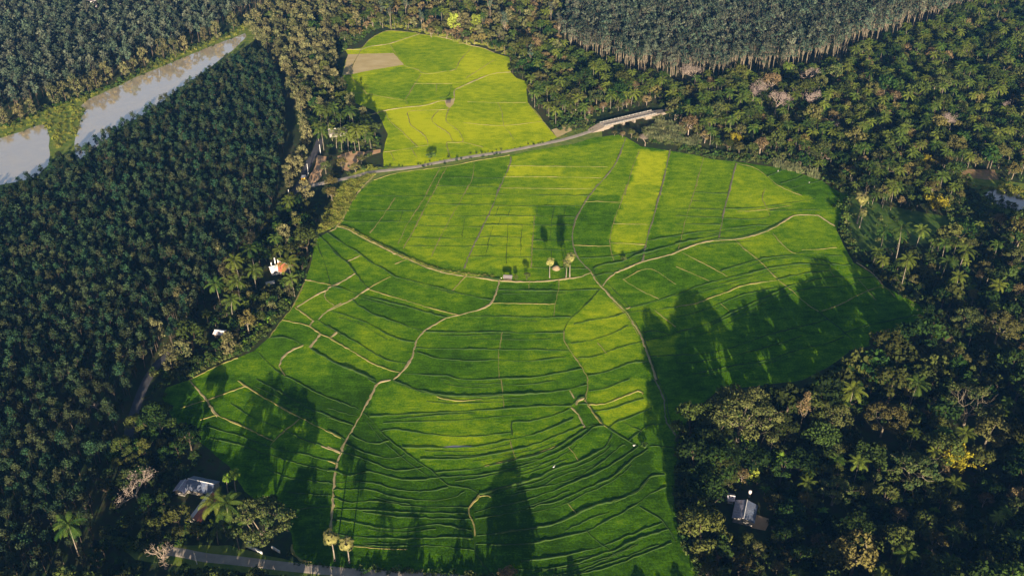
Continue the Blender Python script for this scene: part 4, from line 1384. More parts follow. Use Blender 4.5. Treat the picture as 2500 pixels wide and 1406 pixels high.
# --- trees noted one by one: kind, base px, base py, scale, variant, label
ONE = [
    ('palmyra_palm', 1342, 678, .92, 0, 'lone round-crowned palmyra palm beside a brown straw heap on the middle bund'),
    ('palmyra_palm', 1382, 678, .92, 1, 'lower and left of the twin palmyra palms on the middle bund'),
    ('palmyra_palm', 1391, 676, 1.12, 0, 'taller and right of the twin palmyra palms on the middle bund'),
    ('palmyra_palm', 817, 1368, 1.12, 0, 'left of two palmyra palms by the sunlit bit of bottom road'),
    ('palmyra_palm', 853, 1374, 1.05, 1, 'right of two palmyra palms by the bottom road, shaggy trunk'),
    ('palmyra_palm', 722, 556, .85, 1, 'single pale palmyra palm above dark trees left of the paddy'),
    ('palmyra_palm', 2092, 546, 1.5, 0, 'very tall palmyra palm with long pale trunk right of the paddy'),
    ('palmyra_palm', 2098, 556, 1.0, 1, 'short palmyra palm in the shade at the foot of a taller one'),
    ('coconut_palm', 193, 1356, 1.1, 0, 'lone coconut palm with white trunk amid dark trees, bottom left'),
    ('coconut_palm', 533, 1328, .8, 1, 'short coconut palm nearest the road in front of the long house'),
    ('coconut_palm', 584, 1340, .95, 3, 'coconut palm with drooping yellow fronds beside the big leafy tree by the long house'),
    ('coconut_palm', 548, 1296, 1.1, 0, 'coconut palm close to the red roof end of the long house'),
    ('coconut_palm', 566, 1310, 1.15, 2, 'tall leaning coconut palm between the long house and the big leafy tree'),
    ('areca_palm', 557, 1203, 1.0, 0, 'left of two slender areca palms behind the long house'),
    ('areca_palm', 576, 1199, 1.2, 1, 'right of two slender areca palms behind the long house'),
    ('rain_tree', 645, 1330, 1.3, 1, 'big spreading leafy tree over the low white wall by the bottom road'),
    ('bare_tree', 404, 1388, 1.3, 3, 'leafless wide-branching tree over the bottom road, bottom left'),
    ('bare_tree', 338, 1226, 1.35, 0, 'half-bare pale tree left of the long metal-roofed house'),
    ('rain_tree', 1800, 1078, 1.45, 0, 'huge spreading olive-green tree at the lower right corner of the paddy'),
    ('feathery_tree', 1950, 1060, 1.1, 0, 'tall narrow brownish feathery tree right of the huge spreading tree'),
    ('olive_tree', 2032, 1062, 1.15, 1, 'dense green tree right of the tall feathery tree'),
    ('coconut_palm', 2066, 1022, 1.05, 2, 'leaning coconut palm between green tree and pale spreading tree'),
    ('coconut_palm', 2217, 1003, 1.05, 0, 'leaning coconut palm standing apart above the pale spreading tree'),
    ('rain_tree', 2150, 1066, 1.05, 1, 'pale-limbed spreading tree left of the yellow bamboo'),
    ('rain_tree', 2352, 1040, 1.25, 2, 'wide sparse grey tree with bare limbs above the yellow bamboo'),
    ('bare_tree', 2170, 965, .75, 1, 'small forked pale bare tree above the pale spreading tree'),
    ('rain_tree', 2428, 838, 1.05, 1, 'broad feathery tree near the right edge below the palm clump'),
    ('bamboo_clump', 2326, 1145, 1.45, 0, 'star-shaped golden bamboo clump in the lower right wood'),
    ('bamboo_clump', 2280, 516, 1.3, 0, 'golden bamboo clump left of the grey pond'),
    ('bamboo_clump', 2262, 410, 1.1, 1, 'olive-gold bamboo clump above the larger golden one'),
    ('bamboo_clump', 1792, 354, 1.05, 1, 'golden bamboo in the sun between brown trees right of the bridge'),
    ('olive_tree', 2030, 1232, 1.1, 2, 'olive-brown tree right of the patched metal-roofed house'),
    ('bare_tree', 1930, 1150, .55, 0, 'thin crooked bare tree above the patched metal-roofed house'),
    ('olive_tree', 1685, 1224, .6, 0, 'small tree with bright trunk at the paddy edge left of the patched house'),
    ('broadleaf_tree', 440, 1294, 1.0, 0, 'dark round tree below the yard of the long metal-roofed house'),
    ('broadleaf_tree', 484, 1318, .85, 1, 'dark green tree between the lower end of the long house and the road'),
    ('lime_tree', 1839, 1178, .55, 0, 'narrow lime-green creeper-covered tree above the patched house'),
    ('coconut_palm', 2150, 606, .85, 1, 'first coconut palm from the left in the clump right of the paddy'),
    ('coconut_palm', 2187, 634, 1.15, 2, 'coconut palm with long dark trunk, second of the clump right of the paddy'),
    ('coconut_palm', 2235, 610, .9, 0, 'coconut palm with pale trunk, third of the clump right of the paddy'),
    ('coconut_palm', 2297, 640, .9, 3, 'coconut palm fourth of the upper row in the clump right of the paddy'),
    ('coconut_palm', 2338, 668, 1.0, 0, 'bushy yellow coconut palm at the right end of the clump right of the paddy'),
    ('coconut_palm', 2152, 668, .7, 1, 'low star-shaped coconut palm at the paddy edge of the clump'),
    ('coconut_palm', 2200, 700, .95, 2, 'lowest coconut palm of the clump right of the paddy, trunk lit'),
    ('coconut_palm', 2299, 678, .85, 1, 'half-shaded coconut palm in the middle of the right clump'),
    ('coconut_palm', 2329, 722, .9, 3, 'dark coconut palm at the bottom right of the right clump'),
    ('coconut_palm', 2065, 548, .5, 1, 'very small coconut palm in shade left of the very tall palmyra'),
    ('bare_tree', 1696, 207, 1.7, 2, 'pale fan-shaped leafless tree before the pale trunks of the plantation'),
    ('bare_tree', 1972, 207, 1.35, 0, 'whitish leafless tree near the right end of the pale trunks'),
    ('bare_tree', 1838, 246, 1.6, 2, 'wide low pinkish leafless tree above two palms'),
    ('brown_tree', 1880, 230, 1.5, 0, 'red-brown dry tree behind the wide pinkish leafless tree'),
    ('bare_tree', 1892, 278, 1.55, 2, 'greyish leafless tree standing left of a yellow palm'),
    ('bare_tree', 1981, 258, 1.2, 2, 'small grey leafless tree among green trees right of the yellow palm'),
    ('coconut_palm', 1922, 285, .7, 0, 'single bright yellow palm right of the greyish leafless tree'),
    ('bare_tree', 2032, 320, .95, 1, 'small white leafless tree amid palms'),
    ('bare_tree', 2316, 326, 1.35, 2, 'vase-shaped grey leafless tree amid dark trees'),
    ('bare_tree', 2459, 280, 1.2, 1, 'pale leafless tree near the right edge above the grey pond'),
    ('lime_tree', 2077, 352, .6, 1, 'small lime-green tree in the wood above the right end of the paddy'),
    ('brown_tree', 1680, 330, 1.25, 0, 'wide brown dry tree by the reeds right of the bridge'),
    ('brown_tree', 1720, 350, 1.0, 1, 'low brown dry tree left of the golden bamboo'),
    ('brown_tree', 1855, 378, 1.1, 0, 'brown dry tree right of the golden bamboo at the paddy edge'),
    ('bare_tree', 1575, 357, .8, 2, 'pale-trunked tree at the top corner of the paddy below the bridge'),
    ('olive_tree', 1500, 332, .33, 2, 'small bush-like tree by the left end of the bridge'),
    ('olive_tree', 1541, 338, .55, 0, 'low yellow-green tree before the middle of the bridge'),
    ('brown_tree', 1520, 336, .4, 0, 'low brown bush-like tree at the left foot of the bridge'),
    ('olive_tree', 1556, 345, .4, 1, 'dark low tree at the paddy corner under the bridge'),
    ('olive_tree', 1316, 222, 1.25, 2, 'large pale tree with forked white trunk at the right of the upper paddy'),
    ('brown_tree', 1302, 135, 1.3, 0, 'pinkish dry tree behind the right end of the upper paddy'),
    ('lime_tree', 1109, 84, 1.35, 0, 'left of two bright lime-green trees behind the upper paddy'),
    ('lime_tree', 1162, 88, 1.35, 0, 'right of two bright lime-green trees behind the upper paddy'),
    ('brown_tree', 1053, 92, .9, 1, 'pinkish brown bush-like tree left of the lime-green trees'),
    ('coconut_palm', 803, 318, 1.0, 0, 'top left coconut palm round the grove house beside the upper paddy'),
    ('coconut_palm', 833, 322, 1.0, 3, 'top middle coconut palm behind the grey roof in the grove'),
    ('coconut_palm', 866, 325, 1.0, 2, 'top right coconut palm behind the grey roof in the grove'),
    ('coconut_palm', 791, 368, 1.0, 0, 'front left coconut palm of the grove, beside a light pole'),
    ('coconut_palm', 822, 362, 1.0, 1, 'coconut palm before the left end of the grey roof in the grove'),
    ('coconut_palm', 851, 369, .9, 3, 'coconut palm standing at the edge of the clay yard'),
    ('coconut_palm', 878, 368, 1.05, 0, 'coconut palm with lit curved trunk right of the clay yard'),
    ('coconut_palm', 906, 364, .8, 1, 'last coconut palm of the grove nearest the upper paddy'),
    ('coconut_palm', 622, 660, .95, 0, 'coconut palm above and left of the red-roofed house'),
    ('coconut_palm', 590, 704, 1.0, 2, 'coconut palm left of the white wall of the red-roofed house'),
    ('coconut_palm', 626, 706, .95, 1, 'coconut palm directly below the red-roofed house'),
    ('coconut_palm', 716, 702, 1.15, 0, 'yellow-green coconut palm between the red-roofed house and the paddy'),
    ('coconut_palm', 720, 724, .85, 3, 'lower coconut palm at the paddy edge below the red-roofed house'),
    ('coconut_palm', 588, 742, .95, 0, 'coconut palm in the middle of the left palm row'),
    ('coconut_palm', 541, 758, .95, 2, 'coconut palm with lit trunk at the left end of the left palm row'),
    ('coconut_palm', 568, 772, .9, 1, 'lowest coconut palm of the left palm row above the white-roofed shed'),
    ('olive_tree', 608, 812, .9, 1, 'yellow-green tree between the left palm row and the white-roofed shed'),
    ('broadleaf_tree', 1260, 684, .32, 1, 'small round tree just right of the field hut'),
    ('broadleaf_tree', 1286, 684, .42, 0, 'second small tree right of the field hut, forked trunk'),
    ('shrub', 1524, 636, 1.3, 0, 'lone thin bush on the bund between bright and dark plots'),
    ('shrub', 1573, 1091, 1.3, 1, 'yellowish bush beside the white bird on the lower bund'),
    ('shrub', 1050, 388, 2.6, 2, 'tall dark bush on the near side of the upper paddy by the road'),
    ('shrub', 1247, 676, .7, 2, 'tiny bush right beside the field hut'),
    ('brown_tree', 1240, 1425, .9, 1, 'brown leafy tree top at the bottom edge below the paddy'),
    ('broadleaf_tree', 468, 1100, 1.15, 0, 'broad dark tree with pale limb over the shaded lower left corner of the paddy'),
    ('broadleaf_tree', 374, 1088, .9, 1, 'dark tree right of the road amid shade, lower left'),
    ('broadleaf_tree', 410, 1012, .6, 1, 'small dark tree at the shaded tip of the paddy, lower left'),
    ('broadleaf_tree', 314, 1108, .9, 4, 'dark tree hiding the end of the left road'),
    ('bare_tree', 254, 1010, .7, 0, 'pale twiggy tree on the dark plantation edge by the left road'),
]
for a in '''1841,1100 1825,1092 1867,1112 1872,1128 1906,1130 1786,1135 1865,1210 1904,1285 1947,1300 2060,1288 2078,1290 1800,1080 1853,1155'''.split():
    px, py = map(float, a.split(','))
    ONE.append(('banana_plant', px, py, rnd.uniform(.9, 1.3), rnd.randint(0, 1), None))
for a in '''638,806 594,822 621,830 655,790 600,846 700,745'''.split():
    px, py = map(float, a.split(','))
    ONE.append(('banana_plant', px, py, rnd.uniform(.8, 1.2), rnd.randint(0, 1), None))
TEAK_BANK = '155,882 240,845 405,768 485,742 570,712 650,682 715,655 785,612 920,568 985,525 1060,480 1200,430 1285,422 1350,390 1500,305 1590,292 1710,228 40,915'
for (px, py) in vp('A', TEAK_BANK):
    ONE.append(('teak_tree', px, py, rnd.uniform(.85, 1.2), rnd.randint(0, 3), 'BANK'))
for (px, py) in vp('A', '2110,560 2135,690 2165,745 2210,830 2215,920 2250,1060 2215,1190 2140,1290 2270,800 2345,820 2240,1010 2185,1260 2060,430 2080,500'):
    ONE.append(('teak_tree', px, py + 4, rnd.uniform(.8, 1.05), rnd.randint(0, 3), 'ROAD'))
for a in '612,565 618,605 545,640 556,690 460,730 449,760 470,775 389,830 700,440 716,425 709,462 728,410'.split():
    px, py = map(float, a.split(','))
    ONE.append(('teak_tree', px, py, rnd.uniform(.7, .95), rnd.randint(0, 3), 'EDGE'))
palms_more = [(812, 345), (838, 352), (862, 348), (892, 350), (778, 345), (770, 330), (855, 305), (785, 312), (820, 300), (895, 335), (868, 372), (835, 372)] + vp('C', '235,780 285,755 445,840 430,925 225,880 660,1000 740,985 795,1010 865,1015 925,985 170,800 40,850 380,800 560,880') + \
    vp('B', '1900,600 1975,590 2105,640 2150,660 2240,665 2305,700 2385,690 2170,760 2445,800 1740,420 1610,400 1660,690 1570,730 1680,790 1480,770 1780,780 1740,830 1840,860 1630,900 1520,740 1400,420')
TEXT = {'BANK': ('yellowish rounded teak tree on the far bank of the canal', 'teak trees lining the far canal bank'),
        'ROAD': ('pale leafy teak tree in the row between plantation and road', 'teak trees along the upper left road'),
        'EDGE': ('pale knobbly teak tree poking out of the dark plantation edge', 'teak trees at the plantation edge')}
SHOWN = []
for kind, px, py, sc, var, lab in ONE:
    x, y = G(px, py)
    grp = None
    if lab is None:
        lab, grp = (('bright green banana plant near the patched metal-roofed house', 'banana plants by the patched house') if px > 1500 else
                    ('bright green banana plant between the white-roofed shed and paddy', 'banana plants by the white-roofed shed'))
    elif lab in TEXT:
        lab, grp = TEXT[lab]
    if kind == 'coconut_palm':
        sc *= 1.18
    plant(kind, x, y, sc, rnd.uniform(0, 6.28), var, lab, grp)
    if kind == 'coconut_palm':
        CLEAR.append((x, y - 4.5, 3.0))
        SHOWN.append((x, y))
    rr = {'rain_tree': 8.0, 'bamboo_clump': 4.5, 'bare_tree': 5.0, 'olive_tree': 3.5, 'feathery_tree': 3.0, 'brown_tree': 3.5, 'teak_tree': 3.2,
          'broadleaf_tree': 3, 'coconut_palm': 1.8, 'palmyra_palm': 3.5, 'banana_plant': 2.5}.get(kind, 2.0)
    CLEAR.append((x, y, rr * sc))
    # keep the view of the noted trees free just in front of them
    if kind not in ('teak_tree', 'shrub', 'coconut_palm', 'banana_plant', 'broadleaf_tree'):
        CLEAR.append((x, y - 5.0, rr * sc * .9))
for (px, py, r) in ((2350, 420, 7), (2375, 428, 8), (2410, 428, 8), (2440, 430, 6), (2380, 442, 7), (2415, 445, 7), (490, 1200, 10), (470, 1240, 9), (505, 1215, 9), (680, 662, 9), (663, 685, 6), (535, 822, 7), (1815, 1255, 11), (1800, 1270, 9), (1822, 1290, 9), (825, 342, 9), (845, 350, 6),
                    (220, 10, 14), (220, 35, 12), (640, 1348, 6), (610, 1340, 5), (1530, 305, 10), (1500, 325, 8), (1570, 300, 10), (1545, 320, 8), (860, 392, 6), (765, 420, 6), (745, 450, 5), (775, 400, 6)):
    clear(px, py, r)

ZONES = [
    # name, polygon(px), spacing, jitter, rotation, species weights, landmark words
    ('plantation', 'X', '-150,560 0,502 90,452 127,425 207,385 291,330 361,295 428,252 501,200 568,162 610,140 650,160 690,215 700,300 690,400 680,480 640,575 580,640 525,690 500,760 480,840 420,870 350,935 315,1000 285,1100 240,1180 230,1290 250,1330 240,1600 -150,1600',
     4.2, .36, .5, {'rubber_tree': 1.0}, 'plantation on the left'),
    ('top_left', 'X', '-150,370 0,300 50,283 217,222 307,182 451,118 531,88 560,62 640,25 700,-60 700,-110 -300,-110', 7.2, .33, .3, {'far_rubber': 1.0}, 'far canal bank'),
    ('teak_strip', 'X', '590,78 640,45 690,15 760,5 825,20 838,70 820,120 830,200 800,235 770,240 745,300 700,190 640,112', 8.0, .35, .2, {'teak_tree': .8, 'broadleaf_tree': .2}, 'strip left of the upper paddy'),
    ('strip_low', 'X', '770,245 825,200 838,210 848,260 900,300 925,335 915,350 880,310 800,300 770,300', 7.0, .35, .2, {'broadleaf_tree': .7, 'teak_tree': .2, 'coconut_palm': .1}, 'grove beside the upper paddy'),
    ('top_mid', 'X', '690,10 830,55 842,118 885,85 935,73 1010,78 1110,104 1200,122 1240,145 1290,190 1330,200 1375,140 1372,60 1410,-110 690,-110', 7.4, .38, .1,
     {'brown_tree': .27, 'olive_tree': .30, 'broadleaf_tree': .08, 'coconut_palm': .20, 'teak_tree': .12, 'tall_tree': .03}, 'belt behind the upper paddy'),
    ('tall_plantation', 'X', '1375,128 1460,152 1560,188 1650,208 1745,206 1894,183 1981,165 2053,148 2094,123 2200,83 2330,43 2420,0 2560,-60 2560,-120 1400,-120', 6.2, .45, .8, {'tall_tree': 1.0}, 'pale-trunked plantation'),
    ('right_upper', 'X', '1245,140 1252,180 1292,205 1292,245 1337,290 1440,288 1590,258 1640,300 1720,352 1800,383 1870,394 1940,407 1995,432 2050,465 2110,500 2200,530 2300,525 2345,500 2360,455 2440,448 2500,440 2720,440 2720,-110 2480,-60 2420,10 2200,92 2094,130 2053,155 1981,172 1894,188 1745,213 1650,214 1560,194 1460,160 1375,134',
     5.7, .42, .3, {'coconut_palm': .30, 'broadleaf_tree': .50, 'olive_tree': .12, 'brown_tree': .05, 'banana_plant': .03}, 'wood above the right end of the paddy'),
    ('right_mid', 'X', '2400,560 2500,540 2750,580 2750,900 2350,900 2150,860 2255,790 2235,735 2170,722 2122,672 2130,625 2200,608 2300,600', 6.2, .4, .2,
     {'broadleaf_tree': .62, 'olive_tree': .16, 'coconut_palm': .14, 'brown_tree': .08}, 'palm clump right of the paddy'),
    ('right_low', 'X', '2350,900 2750,900 2750,1700 1745,1700 1725,1420 1678,1320 1660,1240 1660,1110 1682,1046 1740,1008 1900,1004 2000,968 2085,905 2150,860', 5.6, .42, .2,
     {'broadleaf_tree': .72, 'olive_tree': .14, 'coconut_palm': .06, 'brown_tree': .03, 'banana_plant': .05}, 'wood below the paddy, lower right'),
    ('left_edge', 'X', '680,510 722,490 775,505 783,545 765,575 748,650 728,710 655,815 618,855 520,888 425,925 405,900 440,870 500,810 520,740 590,665 650,590', 5.2, .4, .2,
     {'broadleaf_tree': .74, 'olive_tree': .10, 'coconut_palm': .05, 'teak_tree': .05, 'banana_plant': .06}, 'left edge of the paddy'),
    ('low_left', 'X', '245,1195 300,1095 395,1010 465,1060 500,1120 430,1140 400,1230 450,1285 540,1345 440,1338 330,1310 262,1280', 5.0, .4, .2, {'broadleaf_tree': .9, 'olive_tree': .1}, 'long metal-roofed house'),
    ('low_road', 'X', '240,1345 330,1385 480,1405 700,1420 760,1440 760,1600 240,1600', 6.5, .4, .2, {'broadleaf_tree': .85, 'olive_tree': .15}, 'bottom road'),
    ('mid_tuft', 'X', '790,420 830,440 860,430 900,410 880,400 840,410 800,440 770,500 790,520 830,470', 6.0, .4, 0, {'olive_tree': .4, 'shrub': .6}, 'clay yard'),
]
SC = {'rubber_tree': (.50, 1.0), 'far_rubber': (.95, 1.4), 'tall_tree': (.85, 1.25), 'teak_tree': (.75, 1.15), 'broadleaf_tree': (.5, 1.08), 'olive_tree': (.5, .95),
      'brown_tree': (.55, .95), 'coconut_palm': (.55, 1.0), 'banana_plant': (.8, 1.3), 'shrub': (.8, 1.8)}
pool = {}
SUNNY = [G(505, 1245), G(1822, 1255), G(535, 815), G(675, 655), G(193, 1350), G(2200, 690)]
for zname, v, s, sp, jit, rot, w, mark in ZONES:
    P = scatter(vp(v, s), sp, jit, rot)
    ks = list(w)
    ch = rng.choice(len(ks), len(P), p=np.array([w[k] for k in ks]) / sum(w.values()))
    for (x, y), c in zip(P, ch):
        kind = ks[c]
        lo, hi = SC[kind]
        sc = rng.uniform(lo, hi)
        if kind in ('broadleaf_tree', 'olive_tree') and zname in ('right_low', 'right_mid', 'left_edge', 'low_left', 'low_road', 'right_upper'):
            u = rng.random()
            big_ = .11 if zname in ('right_low', 'right_mid', 'low_road') else .07
            sc = rng.uniform(1.1, 1.6) if u < big_ else rng.uniform(.38, .85)
            if zname in ('left_edge', 'low_left', 'right_upper'):
                sc = min(sc, 1.25)
        px, py = to_px(x, y, 5.0)
        var = int(rng.integers(0, 5)) if kind != 'rubber_tree' else int(rng.choice(5, p=[.2275, .2275, .2275, .2275, .09]))
        for hx_, hy_ in SHOWN:
            if -2 < hy_ - y < 26 and abs(x - hx_) < 4:
                sc = min(sc, .5 if kind in ('broadleaf_tree', 'olive_tree') else .62)
        for hx_, hy_ in SUNNY:
            if -3 < hy_ - y < 100 and abs(x - hx_ - .04 * (hy_ - y)) < 8:
                sc = min(sc, .55)
        pool.setdefault(kind, []).append((py, px, x, y, sc, rng.uniform(0, 6.28), var, zname, mark))
for (px, py) in palms_more:
    x, y = G(px, py)
    pool['coconut_palm'].append((py + 900, px, x, y, rng.uniform(.85, 1.1), rng.uniform(0, 6.28), int(rng.integers(0, 4)), 'right_upper', 'bridge'))

# trees behind the viewer's lower edge that throw the long shadows over the lower paddies
EDGE = []
SH = [('coconut_palm', 1242, 1600, 1.45), ('broadleaf_tree', 1262, 1640, 1.5), ('broadleaf_tree', 1248, 1660, 1.55), ('broadleaf_tree', 1290, 1620, 1.15)]
for px in range(730, 1240, 26):
    SH.append(('broadleaf_tree', px + rnd.uniform(-8, 8), 1520 + rnd.uniform(-20, 40), rnd.uniform(.4, .75)))
for px in (905, 950, 1005, 1130):
    SH.append(('coconut_palm', px, 1560, rnd.uniform(.75, .95)))
for a, b, c in ((2000, 985, 1.6), (2080, 930, 1.6), (2140, 893, 1.5), (2205, 850, 1.4), (1905, 1018, 1.6), (1850, 1035, 1.4), (1765, 1025, 1.35), (1708, 1062, 1.25), (1700, 1130, 1.4), (1695, 1210, 1.4),
                (1700, 1300, 1.4), (1735, 1380, 1.4), (1740, 1470, 1.5), (1760, 1560, 1.7),
                (1960, 1040, 1.7), (2040, 985, 1.75), (2110, 940, 1.7), (2170, 905, 1.6), (2235, 860, 1.5), (1880, 1075, 1.5), (1740, 1075, 1.3), (1725, 1180, 1.5), (1990, 1010, 1.5), (2060, 1005, 1.5)):
    EDGE.append((a + 12, b + 10, c))
for px in (20, 60, 190, 240, 275, 440, 490, 520, 640, 690):
    SH.append(('broadleaf_tree', px + rnd.uniform(-8, 8), 1490 + rnd.uniform(-20, 60), rnd.uniform(1.3, 1.8)))
for px in range(1780, 2560, 60):
    if 1850 < px < 1960:
        continue
    SH.append(('broadleaf_tree', px + rnd.uniform(-8, 8), 1490 + rnd.uniform(-20, 60), rnd.uniform(1.4, 1.8)))
for px in range(1310, 1720, 55):
    SH.append(('broadleaf_tree', px + rnd.uniform(-10, 10), 1600 + rnd.uniform(-20, 30), rnd.uniform(.55, .8)))
for kind, px, py, sc in SH:
    x, y = G(px, py)
    plant(kind, x, y, sc, rnd.uniform(0, 6.28), rnd.randint(0, 3), ('tall palm' if 'palm' in kind else 'leafy tree') + ' south of the bottom road whose shadow reaches the paddy', 'trees below the bottom road')

for a, b, c in EDGE:
    x, y = G(a, b)
    pool['broadleaf_tree'].append((b, a, x, y, c, rnd.uniform(0, 6), int(rnd.choice([0, 2, 3])), 'right_low', ''))
LIMIT = {'rubber_tree': 300, 'far_rubber': 0, 'tall_tree': 45, 'teak_tree': 120, 'broadleaf_tree': 268, 'olive_tree': 160, 'brown_tree': 80, 'coconut_palm': 215, 'banana_plant': 60, 'shrub': 60}
WORD = {'rubber_tree': 'dark green rubber tree', 'tall_tree': 'tall slim tree with bare pale trunk', 'teak_tree': 'pale yellowish teak tree', 'broadleaf_tree': 'dark green broadleaf tree', 'olive_tree': 'olive-green tree',
        'brown_tree': 'dry brown tree', 'coconut_palm': 'coconut palm', 'banana_plant': 'banana plant', 'shrub': 'low bush'}
WHERE = {'plantation': 'in the dense plantation left of the paddy', 'teak_strip': 'in the strip between canal and upper paddy', 'strip_low': 'at the shaded left side of the upper paddy', 'top_mid': 'in the mixed belt behind the upper paddy',
         'tall_plantation': 'at the front edge of the pale plantation', 'right_upper': 'in the wood above the right end of the paddy', 'right_mid': 'in the dark wood around the palm clump right of the paddy',
         'right_low': 'in the dark wood at the lower right', 'left_edge': 'along the left edge of the paddy by the houses', 'low_left': 'around the long metal-roofed house', 'low_road': 'below the bottom road at the lower left', 'mid_tuft': 'beside the clay yard',
         'bridge': 'by the road and bridge'}
NEAR = [(680, 650, 'behind the red-roofed house'), (535, 810, 'next to the white-roofed shed'), (380, 960, 'beside the left road'), (1815, 1235, 'around the patched metal-roofed house'), (2326, 1100, 'near the star-shaped golden bamboo'),
        (2278, 470, 'near the golden bamboo by the grey pond'), (2450, 480, 'beside the grey pond'), (1530, 290, 'just above the concrete bridge'), (1710, 180, 'in front of the pale trunks'), (1340, 230, 'at the right side of the upper paddy'), (2425, 770, 'near the broad feathery tree at the right'),
        (60, 430, 'beside the left pond'), (230, 330, 'along the canal'), (420, 230, 'along the canal'), (186, 1300, 'around the lone white-trunked palm'), (1800, 1010, 'around the huge spreading tree'), (2170, 1010, 'around the pale spreading tree')]
stuff_items = {}
for kind, L in pool.items():
    # the ones that show largest first: in frame, low in the picture
    L.sort(key=lambda t: (-20 < t[1] < 2520 and t[0] % 900 < 1425, t[0]), reverse=True)
    lim = LIMIT.get(kind, 100)
    k = 0
    for t in L:
        py, px, x, y, sc, rz, var, zname, mark = t
        if py > 900 and zname == 'right_upper':
            py -= 900
        vis = -20 < px < 2520 and py < 1425
        if k < lim and vis:
            near = [(math.hypot(px - a, (py - b) * 1.3), w) for a, b, w in NEAR]
            d, w = min(near)
            place = w if d < 95 else WHERE[zname]
            size = 'small' if sc < SC[kind][0] + .3 * (SC[kind][1] - SC[kind][0]) else ('tall' if sc > SC[kind][0] + .75 * (SC[kind][1] - SC[kind][0]) else 'mid-sized')
            word = WORD[kind]
            if kind == 'rubber_tree' and var == 4:
                word = 'half-bare reddish rubber tree'
            plant(kind, x, y, sc, rz, var, f'{size} {word} {place}', f'{word}s {place}')
            k += 1
        else:
            stuff_items.setdefault((kind, zname if kind in ('tall_tree',) else ''), []).append((x, y, sc, rz, var))
SNAME = {'rubber_tree': ('rubber_tree_woods', 'rest of the dense dark rubber plantation on the left', 'plantation'), 'far_rubber': ('far_canal_woods', 'blue-green wood beyond the canal', 'wood'),
         'tall_tree': ('pale_trunked_woods', 'uniform grey-green plantation filling the top right', 'plantation'), 'teak_tree': ('teak_tree_woods', 'far pale teak trees seen as one mass', 'wood'),
         'broadleaf_tree': ('broadleaf_tree_woods', 'farther green trees filling the woods', 'wood'), 'olive_tree': ('olive_green_tree_woods', 'farther olive trees filling the woods', 'wood'),
         'brown_tree': ('dry_brown_tree_woods', 'farther brown trees in the woods', 'wood'), 'coconut_palm': ('coconut_palm_woods', 'farther coconut palms in the upper right wood', 'wood'),
         'banana_plant': ('banana_plant_foliage', 'farther banana plants in the woods', 'foliage'), 'shrub': ('bush_undergrowth', 'farther bushes by the yard', 'bushes')}
for (kind, z), items in stuff_items.items():
    n, lab, cat = SNAME[kind]
    mass(n, kind, items, lab, cat)

# --- undergrowth
und = []
for v, s, sp in (('X', '1655,1062 1690,1030 1745,1000 1900,985 1990,945 2085,885 2250,790 2130,640 2300,600 2520,560 2520,1500 1705,1500 1665,1320 1650,1200', 3.6), ('X', '1652,1070 1685,1028 1745,995 1900,978 1985,938 2080,880 2130,850 2150,880 2090,920 2000,980 1900,1020 1750,1030 1700,1070 1680,1150 1690,1300 1740,1420 1700,1420 1655,1300 1645,1200', 2.3), ('X', '680,500 775,505 765,575 728,710 618,855 425,925 400,1000 500,1110 400,1230 300,1290 340,980 500,790 600,640', 4.2),
                 ('X', '240,1285 300,1290 400,1345 520,1362 520,1368 380,1352 260,1340', 2.2), ('X', '240,1360 700,1418 1300,1430 1300,1470 240,1470', 3.0), ('X', '1245,140 1252,180 1292,205 1292,250 1340,292 1440,292 1600,262 1640,300 1720,356 1870,398 1995,436 2110,500 2300,520 2500,440 2500,200 1700,230', 6.0),
                 ('X', '640,40 820,60 835,200 848,260 925,340 900,365 800,300 700,190', 5.0), ('X', '850,75 935,66 1010,70 1110,95 1200,112 1245,138 1250,110 1100,70 940,50 850,60', 4.5),
                 ('X', '300,1130 420,1120 560,1180 600,1330 430,1330 280,1270', 2.6), ('X', '770,240 830,190 850,260 925,340 930,372 880,392 800,360 780,320', 3.0), ('X', '836,70 880,58 938,66 905,80 885,100 848,118 836,135 828,110', 2.2),
                 ('X', '1500,335 1600,300 1660,330 1720,356 1700,366 1640,358 1570,350 1530,330', 2.6), ('X', '2290,520 2345,470 2400,470 2480,500 2500,530 2420,560 2330,560', 3.2), ('X', '2020,470 2110,500 2200,530 2300,560 2420,590 2300,600 2200,604 2130,622 2100,640 2070,600', 7.0), ('X', '1330,270 1440,285 1460,300 1440,318 1400,325 1350,318', 3.0),
                 ('X', '410,1000 480,1058 530,1125 560,1170 600,1230 700,1300 720,1370 560,1340 420,1240', 5.0), ('X', '270,1290 380,1325 560,1345 720,1372 700,1382 540,1362 380,1346 280,1320', 3.0)):
    for x, y in scatter(vp(v, s), sp, .5):
        und.append((x, y, rng.uniform(.5, 1.4), rng.uniform(0, 6.28), int(rng.integers(0, 3))))
for q in smooth_line(Gs(vp('D', '1180,1375 1350,1385 1500,1310 1700,1225 1815,1175 1905,1090 2005,955 2080,860 2165,690 2200,560 2225,420')), 1.5):
    for _ in range(4):
        t_ = rng.uniform(0, 1)
        und.append((q[0] - 1.0 - 5 * t_ + rng.normal() * .5, q[1] + rng.normal() * 1.2 + 2 * t_, rng.uniform(.5, 1.5), rng.uniform(0, 6), int(rng.integers(0, 3))))
for q in smooth_line(Gs(vp('A', '0,930 150,885 400,780 650,693 900,595 1200,436 1500,316 1640,266 1750,196')), 1.8):
    for _ in range(2):
        und.append((q[0] + rng.normal() * 1.5, q[1] + 1 + rng.normal() * 2.5, rng.uniform(.4, 1.3), rng.uniform(0, 6), int(rng.integers(0, 3))))
